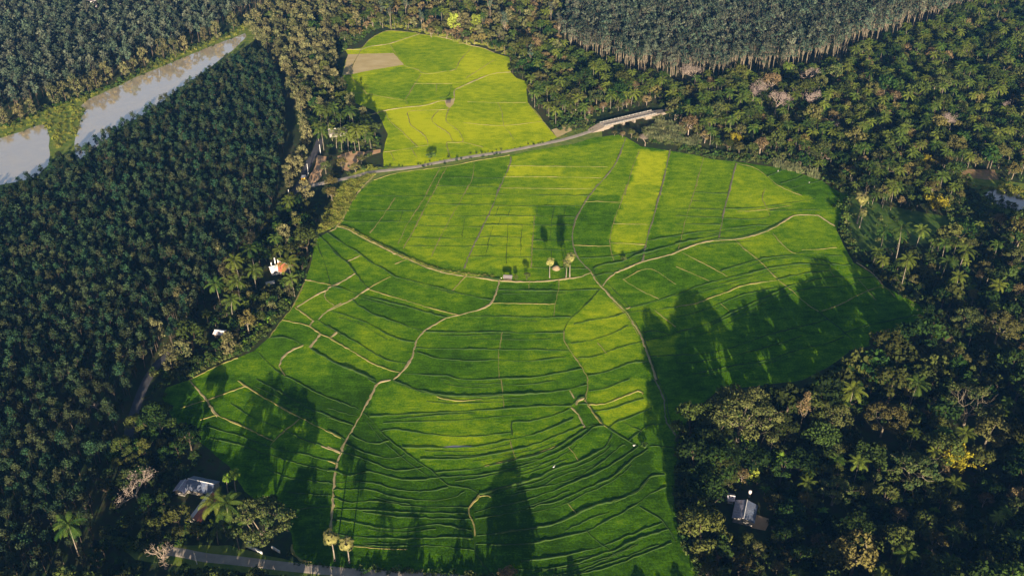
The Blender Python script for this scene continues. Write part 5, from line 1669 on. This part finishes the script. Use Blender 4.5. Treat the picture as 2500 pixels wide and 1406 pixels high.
for s_ in ('595,778 640,733 700,705 900,615 1000,565 1150,505 1300,443 1450,380 1560,335 1690,288', '0,1016 150,970 250,929 310,915 340,934 356,982', '572,935 600,852 625,800'):
    for q in smooth_line(Gs(vp('A', s_)), 2.2):
        if rng.random() < .5:
            und.append((q[0] + rng.normal() * .8, q[1] + rng.normal() * .8, rng.uniform(.25, .8), rng.uniform(0, 6), int(rng.integers(0, 3))))
edge = vp('C', '0,1105 120,1112 260,1142 440,1162 620,1185 780,1208 930,1255 1040,1292 1150,1370') + vp('F', '1240,60 1200,200 1180,330 1220,440 1290,550 1380,610 1450,670 1520,735 1640,790')
Lg = smooth_line(Gs(edge), 1.6)
for q in Lg:
    for _ in range(4):
        t_ = rng.uniform(0, 1)
        und.append((q[0] + rng.normal() * .8 + .8 + 4 * t_, q[1] + 1.2 + rng.normal() * .8 + 9 * t_, rng.uniform(.4, 1.3), rng.uniform(0, 6), int(rng.integers(0, 3))))
for s in ('300,1215 480,1196 640,1180 800,1150 1000,1112 1290,1070 1500,1030 1640,992 1900,930', '640,1205 900,1160 1100,1132 1280,1095'):
    for q in smooth_line(Gs(vp('B', s)), 2.2):
        if rng.random() < .6:
            und.append((q[0] + rng.normal() * .6, q[1] + rng.normal() * .8, rng.uniform(.25, .75), rng.uniform(0, 6), int(rng.integers(0, 3))))
for q in smooth_line(Gs(vp('X', '880,1392 960,1396 1050,1402 1150,1408 1250,1412 1400,1425')), 1.5):
    und.append((q[0], q[1] + rng.normal() * 1.0, rng.uniform(.5, 1.1), rng.uniform(0, 6), int(rng.integers(0, 3))))
for q in smooth_line(Gs(vp('X', '720,1376 790,1382 860,1388 880,1392')), 1.4):
    und.append((q[0], q[1] + rng.normal() * .4, rng.uniform(.3, .6), rng.uniform(0, 6), int(rng.integers(0, 3))))
mass('undergrowth', 'shrub', und, 'low bushes under the trees and along paths', 'undergrowth')
# --- tall grass and reeds
gr = []
for x, y in scatter(vp('A', '0,925 150,880 400,775 650,688 900,590 1200,430 1500,310 1640,260 1750,190 1900,140 1950,150 1800,215 1700,270 1450,365 1150,490 900,600 640,725 590,770 600,850 560,1000 400,1100 365,960 300,905 150,960 0,1005'), 2.6, .5):
    if rng.random() < .55:
        gr.append((x, y, rng.uniform(.5, 1.6), rng.uniform(0, 6), int(rng.integers(0, 2))))
for s, step, wid in (('60,300 150,325 250,380 370,440 480,495 580,540 700,590 820,628 930,645 1050,655 1180,670', .9, .9), ):
    for q in smooth_line(Gs(vp('E', s)), step):
        gr.append((q[0] + rng.normal() * .3, q[1] + 1.2 + rng.normal() * wid * .6, rng.uniform(.45, 1.0), rng.uniform(0, 6), int(rng.integers(0, 2))))
for x, y in scatter(vp('X', '778,570 798,505 850,432 905,402 935,418 895,438 855,498 832,546'), 1.7, .5):
    gr.append((x, y, rng.uniform(.6, 1.5), rng.uniform(0, 6), int(rng.integers(0, 2))))
for x, y in scatter(vp('B', '850,80 '.strip() + ' 385,205 620,215 900,262 1190,355 1190,330 900,240 620,190 385,180'), 2.0, .5) if False else []:
    gr.append((x, y, 1, 0, 0))
for q in smooth_line(Gs(vp('X', '880,82 930,70 1010,76 1110,100 1200,120 1245,138')), 1.6):
    gr.append((q[0] + rng.normal(), q[1] + 3 + rng.normal() * 2.5, rng.uniform(1.0, 2.2), rng.uniform(0, 6), int(rng.integers(0, 2))))
for x, y in scatter(vp('X', '2330,440 2440,447 2500,457 2500,490 2400,462 2340,455'), 2.4, .5):
    gr.append((x, y, rng.uniform(.8, 1.6), rng.uniform(0, 6), int(rng.integers(0, 2))))
mass('tall_grass', 'grass_tuft', gr, 'yellow-green tall grass along the canal bund and paddy edges', 'grass')
rd = []
for s, sp in (('1560,300 1610,285 1650,310 1720,350 1700,362 1640,352 1585,345', 2.6), ('1880,395 1940,405 1990,425 2010,440 1960,425 1900,412', 2.2)):
    for x, y in scatter(vp('X', s), sp, .5):
        rd.append((x, y, rng.uniform(.8, 1.7), rng.uniform(0, 6), int(rng.integers(0, 2))))
mass('reed_vegetation', 'reed_clump', rd, 'grey-green reeds below the bridge and at the paddy corner', 'reeds')


# ---------------------------------------------------------------- buildings
def gable(parent, p0, p1, w, hw, hr, roofs, wall, ov=.5, zb=0.0, openings=(), flat=False, pname='roof', t=.12):
    """a wing: walls under a pitched roof whose ridge runs p0 -> p1 (ground points); returns the roof object"""
    p0, p1 = np.array(p0), np.array(p1)
    L = np.linalg.norm(p1 - p0)
    a = math.atan2(p1[1] - p0[1], p1[0] - p0[0])
    c = (p0 + p1) / 2
    ca, sa = math.cos(a), math.sin(a)

    def W(x, y, z):
        return (c[0] + x * ca - y * sa, c[1] + x * sa + y * ca, z)
    mb = MB()
    hx, hy = L / 2, w / 2
    mb.add([W(-hx, -hy, zb), W(hx, -hy, zb), W(hx, hy, zb), W(-hx, hy, zb), W(-hx, -hy, hw), W(hx, -hy, hw), W(hx, hy, hw), W(-hx, hy, hw), W(-hx, 0, hr - .15), W(hx, 0, hr - .15)],
           [(0, 1, 5, 4), (2, 3, 7, 6), (1, 2, 6, 5), (3, 0, 4, 7), (5, 6, 9, 9)[:4], (7, 4, 8, 8)[:4]][:4])
    # gable triangles as narrow quads
    for sx in (-hx, hx):
        mb.add([W(sx, -hy, hw), W(sx, 0, hw), W(sx, 0, hr - .15), W(sx, -hy * .5, (hw + hr) / 2 - .15)], [(0, 1, 2, 3)])
        mb.add([W(sx, hy, hw), W(sx, 0, hw), W(sx, 0, hr - .15), W(sx, hy * .5, (hw + hr) / 2 - .15)], [(0, 1, 2, 3)])
    wob = part('wall', mb, wall, parent)
    X, Y = hx + ov, hy + ov
    ze = hw - (hr - hw) * ov / hy
    out = None
    for sg, mt in ((-1, roofs[0]), (1, roofs[1])):
        rb = MB()
        n = max(2, int(X))
        for i in range(n):                      # corrugated strips: alternate rows a little raised
            x0, x1 = -X + 2 * X * i / n, -X + 2 * X * (i + 1) / n
            dz = .05 * (i % 2)
            v = [W(x0, 0, hr + dz), W(x1, 0, hr + dz), W(x1, sg * Y, ze + dz), W(x0, sg * Y, ze + dz)]
            v += [(p[0], p[1], p[2] - t) for p in v]
            rb.add(v, [(0, 1, 2, 3), (7, 6, 5, 4), (0, 4, 5, 1), (1, 5, 6, 2), (2, 6, 7, 3), (3, 7, 4, 0)], 0)
        o = part(pname, rb, mt, parent)
        out = out or o
    cb = MB()
    cb.tube([W(-X - .02, 0, hr + .08), W(X + .02, 0, hr + .08)], [.14, .14], 6)
    part('ridge', cb, M['white'], out)
    for (kind, u, side, ww, z0, z1) in openings:
        ob = MB()
        y = side * (hy + .02)
        q = W(-hx + u * L, y, (z0 + z1) / 2)
        ob.box(q, (ww, .08, z1 - z0), a)
        part(kind, ob, M['wood'] if kind == 'door' else M['dark'], wob)
    return out


def root_at(name, px, py, label, cat, group=None):
    x, y = G(px, py)
    o = bpy.data.objects.new(name, None)
    col.objects.link(o)
    o['label'] = label
    o['category'] = cat
    return o, (x, y)


def seg(px0, py0, px1, py1, z=0.0):
    return G(px0, py0, z), G(px1, py1, z)


# house with three wings, lower left
h, _ = root_at('long_house', 490, 1200, 'long house of three wings with metal sheets and red tiles around a yard, lower left', 'house')
gable(h, *seg(462, 1171, 522, 1184, 4), 6.5, 2.8, 4.6, (M['metalshade'], M['metalshade']), M['wallw'], openings=(('door', .5, -1, 1.0, .05, 2.1), ('window', .25, -1, 1.2, 1.0, 2.0), ('window', .75, -1, 1.2, 1.0, 2.0)))
gable(h, *seg(452, 1172, 436, 1194, 3.4), 4.2, 2.5, 3.6, (M['metalroof'], M['metalroof']), M['wallw'], openings=(('window', .5, 1, 1.0, 1.0, 1.9),))
gable(h, *seg(517, 1202, 472, 1262, 4.3), 4.6, 2.7, 4.4, (M['pinkroof'], M['tile']), M['wallw'], openings=(('door', .4, 1, 1.0, .05, 2.1), ('window', .7, 1, 1.2, 1.0, 2.0)))
# patched metal-roofed house, lower right
h, _ = root_at('metal_roofed_house', 1822, 1250, 'house with patched grey and rusty metal sheet roof among trees, lower right', 'house')
gable(h, *seg(1824, 1222, 1816, 1262, 4), 7.6, 2.7, 4.1, (M['metalshade'], M['metalroof'])[::-1], M['wallw'], openings=(('door', .5, 1, 1.0, .05, 2.1), ('window', .25, 1, 1.2, 1.0, 2.0)))
gable(h, *seg(1779, 1208, 1792, 1210, 3), 3.2, 2.2, 2.9, (M['metalroof'], M['metalroof']), M['wallw'], openings=(('window', .5, -1, .9, 1.0, 1.8),))
# water tank beside it
h, (x, y) = root_at('water_tank', 1829, 1212, 'small pale round water tank behind the patched metal-roofed house', 'water tank')
mb = MB()
mb.tube([(x, y, 0), (x, y, 2.2)], [.5, .5], 8)
part('stand', mb, M['wallw'], h)
mb = MB()
mb.tube([(x, y, 2.2), (x, y, 2.3), (x, y, 3.2), (x, y, 3.45), (x, y, 3.5)], [.1, .65, .65, .35, .02], 12)
part('tank', mb, M['pinkroof'], h, smooth=True)
# red-roofed house, left of the paddy
h, _ = root_at('red_roofed_house', 690, 665, 'house with red tiled roof and white sheet roof between palms left of the paddy', 'house')
gable(h, *seg(682, 643, 704, 650, 4.2), 7.5, 2.8, 5.4, (M['tile'], M['tile']), M['wallw'], openings=(('door', .5, -1, 1.0, .05, 2.1), ('window', .2, -1, 1.2, 1.0, 2.0)))
gable(h, *seg(659, 652, 676, 648, 4.0), 5.0, 2.9, 4.1, (M['pinkroof'], M['metalroof']), M['white'], openings=(('window', .5, -1, 1.4, 1.0, 2.0),))
for (a, b, hh) in ((674, 657, 6.9), (682, 660, 6.9), (665, 662, 5.3)):
    mb = MB()
    x, y = G(a, b)
    mb.box((x, y, hh / 2), (.5, .5, hh), .3)
    mb.box((x, y, hh + .08), (.66, .66, .16), .3)
    part('pillar', mb, M['white'], h)
h, (x, y) = root_at('garden_wall', 660, 694, 'short white garden wall below the red-roofed house', 'wall')
mb = MB()
mb.box((x, y, .8), (4.5, .3, 1.6), .4)
mb.box((x, y, 1.65), (4.7, .42, .12), .4)
part('wall', mb, M['white'], h)
# shed with bent white roof
h, _ = root_at('white_roofed_shed', 536, 822, 'small open shed with bright white bent sheet roof in the trees', 'shed')
p, q = seg(526, 806, 545, 809, 3)
gable(h, p, q, 3.4, 2.4, 3.1, (M['pinkroof'], M['pinkroof']), M['wood'], openings=(('door', .5, -1, 1.6, .05, 2.0),))
# grove house beside the upper paddy
h, _ = root_at('grove_house', 825, 335, 'grey-roofed house half hidden by coconut palms beside the upper paddy', 'house')
gable(h, *seg(803, 317, 842, 314, 4.2), 7.0, 2.8, 4.6, (M['thatch'], M['thatch']), M['wallw'], openings=(('door', .5, -1, 1.0, .05, 2.1), ('window', .25, -1, 1.2, 1.0, 2.0), ('window', .75, -1, 1.2, 1.0, 2.0)))
x, y = G(845, 318, 3)
mb = MB()
mb.box((x, y, 2.3), (1.3, 1.2, 4.6), .1)
mb.box((x, y, 4.67), (1.5, 1.4, .14), .1)
part('tower', mb, M['wallw'], h)
# pale building at the top left
h, _ = root_at('pale_building', 220, 12, 'large pale pinkish building in the wood at the top left', 'building')
gable(h, *seg(203, -6, 238, -8, 8), 13, 6.0, 8.6, (M['pinkroof'], M['pinkroof']), M['pinkroof'],
      openings=(('window', .2, -1, 1.6, 1.2, 2.8), ('window', .5, -1, 1.6, 1.2, 2.8), ('window', .8, -1, 1.6, 1.2, 2.8), ('window', .35, -1, 1.6, 3.8, 5.2), ('window', .65, -1, 1.6, 3.8, 5.2)))
h, _ = root_at('pale_outbuilding', 288, 4, 'small bluish white roof just right of the large pale building, top edge', 'building')
gable(h, *seg(278, -4, 296, -5, 5), 8, 4.0, 5.4, (M['metalroof'], M['metalroof']), M['wallw'], openings=(('window', .3, -1, 1.4, 1.2, 2.4), ('window', .7, -1, 1.4, 1.2, 2.4)))

# field hut on the middle bund
h, (x, y) = root_at('field_hut', 1240, 683, 'small open hut with grey-lilac roof on the middle bund', 'hut')
ca = -.12
for sx in (-1.9, 1.9):
    for sy in (-1.1, 1.1):
        mb = MB()
        mb.tube([(x + sx * math.cos(ca) - sy * math.sin(ca), y + sx * math.sin(ca) + sy * math.cos(ca), 0), (x + sx * math.cos(ca) - sy * math.sin(ca), y + sx * math.sin(ca) + sy * math.cos(ca), 2.1)], [.1, .09], 6)
        part('post', mb, M['wood'], h)
mb = MB()
mb.box((x, y, .6), (3.6, 2.0, .12), ca)
part('platform', mb, M['wood'], h)
for sg in (-1, 1):
    mb = MB()
    X, Y = 2.4, 1.75
    n = 8
    for i in range(n):
        x0, x1 = -X + 2 * X * i / n, -X + 2 * X * (i + 1) / n
        dz = .05 * (i % 2)
        v = [(x0, 0, 2.9 + dz), (x1, 0, 2.9 + dz), (x1, sg * Y, 2.05 + dz), (x0, sg * Y, 2.05 + dz)]
        v = [(x + a * math.cos(ca) - b * math.sin(ca), y + a * math.sin(ca) + b * math.cos(ca), z) for a, b, z in v]
        v += [(p[0], p[1], p[2] - .1) for p in v]
        mb.add(v, [(0, 1, 2, 3), (7, 6, 5, 4), (0, 4, 5, 1), (1, 5, 6, 2), (2, 6, 7, 3), (3, 7, 4, 0)])
    part('roof', mb, M['thatch'], h)
h, (x, y) = root_at('pump_shelter', 1095, 256, 'tiny dark-roofed shelter on bare earth amid the upper paddy', 'shelter')
for sx, sy in ((-1, -1), (1, -1), (1, 1), (-1, 1)):
    mb = MB()
    mb.tube([(x + sx * 1.1, y + sy * 1.0, 0), (x + sx * 1.1, y + sy * 1.0, 2.0)], [.09, .08], 5)
    part('post', mb, M['wood'], h)
mb = MB()
mb.add([(x - 1.7, y - 1.6, 1.9), (x + 1.7, y - 1.6, 1.9), (x + 1.7, y + 1.6, 2.4), (x - 1.7, y + 1.6, 2.4), (x - 1.7, y - 1.6, 2.0), (x + 1.7, y - 1.6, 2.0), (x + 1.7, y + 1.6, 2.5), (x - 1.7, y + 1.6, 2.5)],
       [(0, 3, 2, 1), (4, 5, 6, 7), (0, 1, 5, 4), (1, 2, 6, 5), (2, 3, 7, 6), (3, 0, 4, 7)])
part('roof', mb, M['wood'], h)

# straw heap
h, (x, y) = root_at('straw_heap', 1358, 656, 'brown straw heap just right of the lone palmyra palm', 'straw heap')
mb = MB()
rr = [2.3, 2.1, 1.6, .9, .1]
for i in range(4):
    pass
mb.tube([(x, y, 0), (x, y, .5), (x + .1, y, 1.1), (x + .1, y, 1.6), (x, y, 1.8)], rr, 12)
M['straw'] = plain('brown_straw', (.20, .14, .08), (.30, .22, .13), scale=2.5, bump=.6)
part('straw', mb, M['straw'], h, smooth=True)

# low white wall by the bottom road
h, _ = root_at('boundary_wall', 620, 1340, 'low white wall in an angle under the big leafy tree by the bottom road', 'wall')
for (a, b, c, d) in ((602, 1334, 641, 1352), (602, 1333, 612, 1321), (664, 1338, 684, 1350)):
    p, q = np.array(G(a, b)), np.array(G(c, d))
    L = np.linalg.norm(q - p)
    mb = MB()
    m_ = (p + q) / 2
    an = math.atan2(q[1] - p[1], q[0] - p[0])
    mb.box((m_[0], m_[1], .6), (L, .25, 1.2), an)
    mb.box((m_[0], m_[1], 1.25), (L + .1, .4, .12), an)
    part('wall', mb, M['white'], h)

# bridge
h, _ = root_at('road_bridge', 1535, 300, 'pale concrete road bridge with railing posts and two dark openings', 'bridge')
p0, p1 = np.array(G(1468, 306, 2.6)), np.array(G(1598, 275, 2.6))
L = np.linalg.norm(p1 - p0)
an = math.atan2(p1[1] - p0[1], p1[0] - p0[0])
c0 = (p0 + p1) / 2
ux, uy = np.array((math.cos(an), math.sin(an))), np.array((-math.sin(an), math.cos(an)))


def bx(u, v, z, s, name, mat, par=None):
    q = c0 + ux * u + uy * v
    mb = MB()
    mb.box((q[0], q[1], z), s, an)
    return part(name, mb, mat, par or h)


BW = 6.4
dk = bx(0, 0, 2.45, (L, BW, .5), 'deck', M['concrete'])
bx(0, 0, 2.73, (L - .1, BW - 1.2, .05), 'roadway', M['asphalt'], dk)
for sg in (-1, 1):
    rail = bx(0, sg * (BW / 2 - .15), 3.55, (L * .96, .14, .16), 'railing', M['wallw'])
    bx(0, sg * (BW / 2 - .15), 3.15, (L * .96, .1, .1), 'rail', M['white'], rail)
    for i in range(15):
        bx(-L * .48 + L * .96 * i / 14, sg * (BW / 2 - .15), 3.25, (.3, .3, 1.1), 'post', M['wallw'], rail)
for u, wd in ((-L * .42, L * .2), (-L * .12, 1.4), (L * .08, 1.4), (L * .40, L * .22)):
    bx(u, 0, 1.1, (wd, BW - .4, 2.2), 'pier', M['concrete'])
# approach ramp
for sgn, q0, q1 in ((-1, G(1440, 321, 0), G(1468, 306, 2.6)), (1, G(1598, 275, 2.6), G(1640, 268, 0))):
    a_, b_ = np.array(q0), np.array(q1)
    d = (b_ - a_) / np.linalg.norm(b_ - a_)
    nn = np.array((-d[1], d[0]))
    za, zb = (.05, 2.7) if sgn < 0 else (2.7, .05)
    wa, wb = (3.0, BW / 2 + .6) if sgn < 0 else (BW / 2, 2.6)
    v = [(*(a_ - nn * wa), za), (*(a_ + nn * wa), za), (*(b_ + nn * wb), zb), (*(b_ - nn * wb), zb)]
    vb = [(p[0] + (0), p[1], -.05) for p in v]
    mb = MB()
    mb.add(v + vb, [(0, 3, 2, 1), (0, 1, 5, 4), (1, 2, 6, 5), (2, 3, 7, 6), (3, 0, 4, 7)])
    part('ramp', mb, M['concrete'], h)


# poles
def pole(px, py, hgt, label):
    h, (x, y) = root_at('utility_pole', px, py, label, 'utility pole')
    h['group'] = 'utility poles along the roads'
    mb = MB()
    mb.tube([(x, y, 0), (x, y, hgt * .5), (x, y, hgt)], [.2, .17, .12], 8)
    part('post', mb, M['white'], h)
    mb = MB()
    mb.box((x, y, hgt - .4), (1.1, .1, .12), .6)
    part('crossarm', mb, M['wood'], h)


pole(752.5, 424, 6.8, 'white utility pole by the road above the yellow truck')
pole(782.6, 376, 6.8, 'white utility pole at the upper end of the clay yard')
pole(707, 486, 6.5, 'white utility pole at the road junction below the yellow truck')
pole(481, 1376, 6.6, 'white utility pole on the bottom road near the leafless tree')

# yellow truck at the road junction
h, (x, y) = root_at('yellow_truck', 741, 443, 'small yellow box truck with white top parked by the road junction', 'truck')
mb = MB()
mb.box((x, y + 1.2, 1.65), (2.3, 3.4, 2.0), 0)
M['yellow'] = plain('yellow_paint', (.75, .42, .02), (.68, .38, .03), scale=1)
bd = part('cargo_box', mb, M['yellow'], h)
mb = MB()
mb.box((x, y + 1.2, 2.74), (2.36, 3.46, .18), 0)
part('top_panel', mb, M['white'], bd)
for sx in (-.58, .58):
    mb = MB()
    mb.box((x + sx, y - .53, 1.55), (1.0, .06, 1.6), 0)
    part('rear_door', mb, M['yellow'], bd)
mb = MB()
mb.box((x, y + 3.75, 1.25), (2.1, 1.5, 1.5), 0)
mb.box((x, y + 3.6, 2.05), (1.9, 1.1, .3), 0)
cb = part('cab', mb, M['white'], h)
mb = MB()
mb.box((x, y + 4.52, 1.6), (1.7, .06, .6), 0)
part('windscreen', mb, M['dark'], cb)
for sx in (-.95, .95):
    for sy in (0.2, 3.6):
        mb = MB()
        mb.tube([(x + sx - .14, y + sy, .42), (x + sx + .14, y + sy, .42)], [.42, .42], 12)
        mb.tube([(x + sx - .15, y + sy, .42), (x + sx + .15, y + sy, .42)], [.2, .2], 8)
        part('wheel', mb, M['dark'], h)


# egrets
def egret(px, py, sc, label):
    h, (x, y) = root_at('egret', px, py, label, 'bird')
    h['group'] = 'white egrets in the paddies'
    mb = MB()
    P = np.array([(-.42, 0, .62), (-.28, 0, .68), (-.05, 0, .74), (.15, 0, .80), (.26, 0, .95), (.22, 0, 1.12), (.30, 0, 1.25), (.40, 0, 1.27), (.56, 0, 1.24)]) * sc
    a = rnd.uniform(0, 6.28)
    Q = np.stack([x + P[:, 0] * math.cos(a), y + P[:, 0] * math.sin(a), P[:, 2]], 1)
    mb.tube(Q, np.array([.02, .13, .2, .15, .06, .045, .06, .05, .008]) * sc, 8)
    part('body', mb, M['white'], h, smooth=True)
    for s in (-.07, .07):
        mb = MB()
        mb.tube([(x - s * math.sin(a), y + s * math.cos(a), 0), (x - s * math.sin(a), y + s * math.cos(a), .62 * sc)], [.02, .02], 5)
        part('leg', mb, M['dark'], h)


egret(1352, 1143, 1.2, 'white egret standing in the shaded lower paddy amid curved bunds')
egret(1547, 1092, 1.5, 'white egret at the end of the lower bund by the yellowish bush')
egret(1899, 421, 1.2, 'white egret in the upper right corner plot, farther left one')
egret(1975, 449, 1.2, 'white egret in the upper right corner plot, nearer the trees')
egret(2062, 492, 1.2, 'white egret in the shaded meadow right of the paddy')
egret(1224, 682, 1.1, 'white egret just left of the field hut')

# ---------------------------------------------------------------- air
HAZE_DENSITY = .000042
if HAZE_DENSITY:
    mb = MB()
    mb.box((0, 1200, 148.0), (4800, 3000, 298.0))
    m = bpy.data.materials.new('haze_air')
    m.use_nodes = True
    nt = m.node_tree
    nt.nodes.clear()
    out = nt.nodes.new('ShaderNodeOutputMaterial')
    pv = nt.nodes.new('ShaderNodeVolumePrincipled')
    pv.inputs['Color'].default_value = (.10, .36, 1.0, 1)
    pv.inputs['Density'].default_value = HAZE_DENSITY
    nt.links.new(pv.outputs[0], out.inputs['Volume'])
    V, F, mi, T = mb.arrays()
    o = link('haze', mesh_from('haze', V, F, mi, T, [m]), kind='stuff', label='thin blue morning haze over the whole valley', category='haze')

# ---------------------------------------------------------------- light
SUN_EL, SUN_AZ = R(12.5), math.atan2(.04, -1.0)      # direction towards the sun in x, y: (.04, -1)
sx, sy, sz = .04 * math.cos(SUN_EL), -1.0 * math.cos(SUN_EL), math.sin(SUN_EL)
sd = bpy.data.lights.new('sun', 'SUN')
sd.energy = 5.0
sd.angle = R(.5)
sd.color = (1.0, .86, .66)
so = bpy.data.objects.new('sun', sd)
col.objects.link(so)
so.rotation_euler = Vector((-sx, -sy, -sz)).to_track_quat('-Z', 'Y').to_euler()
w = bpy.data.worlds.new('World')
scene.world = w
w.use_nodes = True
nt = w.node_tree
sky = nt.nodes.new('ShaderNodeTexSky')
sky.sky_type = 'NISHITA'
sky.sun_disc = False
sky.sun_elevation = SUN_EL
sky.sun_rotation = math.pi - .04
bg = nt.nodes['Background']
bg.inputs['Strength'].default_value = .05
nt.links.new(sky.outputs[0], bg.inputs['Color'])

# ---------------------------------------------------------------- camera
cd = bpy.data.cameras.new('camera')
cd.sensor_width = 36.0
cd.lens = FPX / 2500 * 36.0
cd.clip_start, cd.clip_end = 1.0, 6000.0
co = bpy.data.objects.new('camera', cd)
col.objects.link(co)
co.location = (0, 0, CAM_H)
co.rotation_euler = (math.pi / 2 - PITCH, 0, 0)
scene.camera = co
scene.view_settings.view_transform = 'Standard'
scene.view_settings.look = 'None'
scene.view_settings.gamma = 1.0
scene.view_settings.exposure = 1.5
scene.cycles.max_bounces = 5
scene.cycles.diffuse_bounces = 2
scene.cycles.glossy_bounces = 2
scene.cycles.volume_bounces = 0
scene.cycles.use_denoising = True
nq = sum(len(o.data.polygons) for o in scene.objects if o.type == 'MESH')
print('objects', len(scene.objects), 'faces(with copies)', nq, {k: len(v) for k, v in pool.items()})
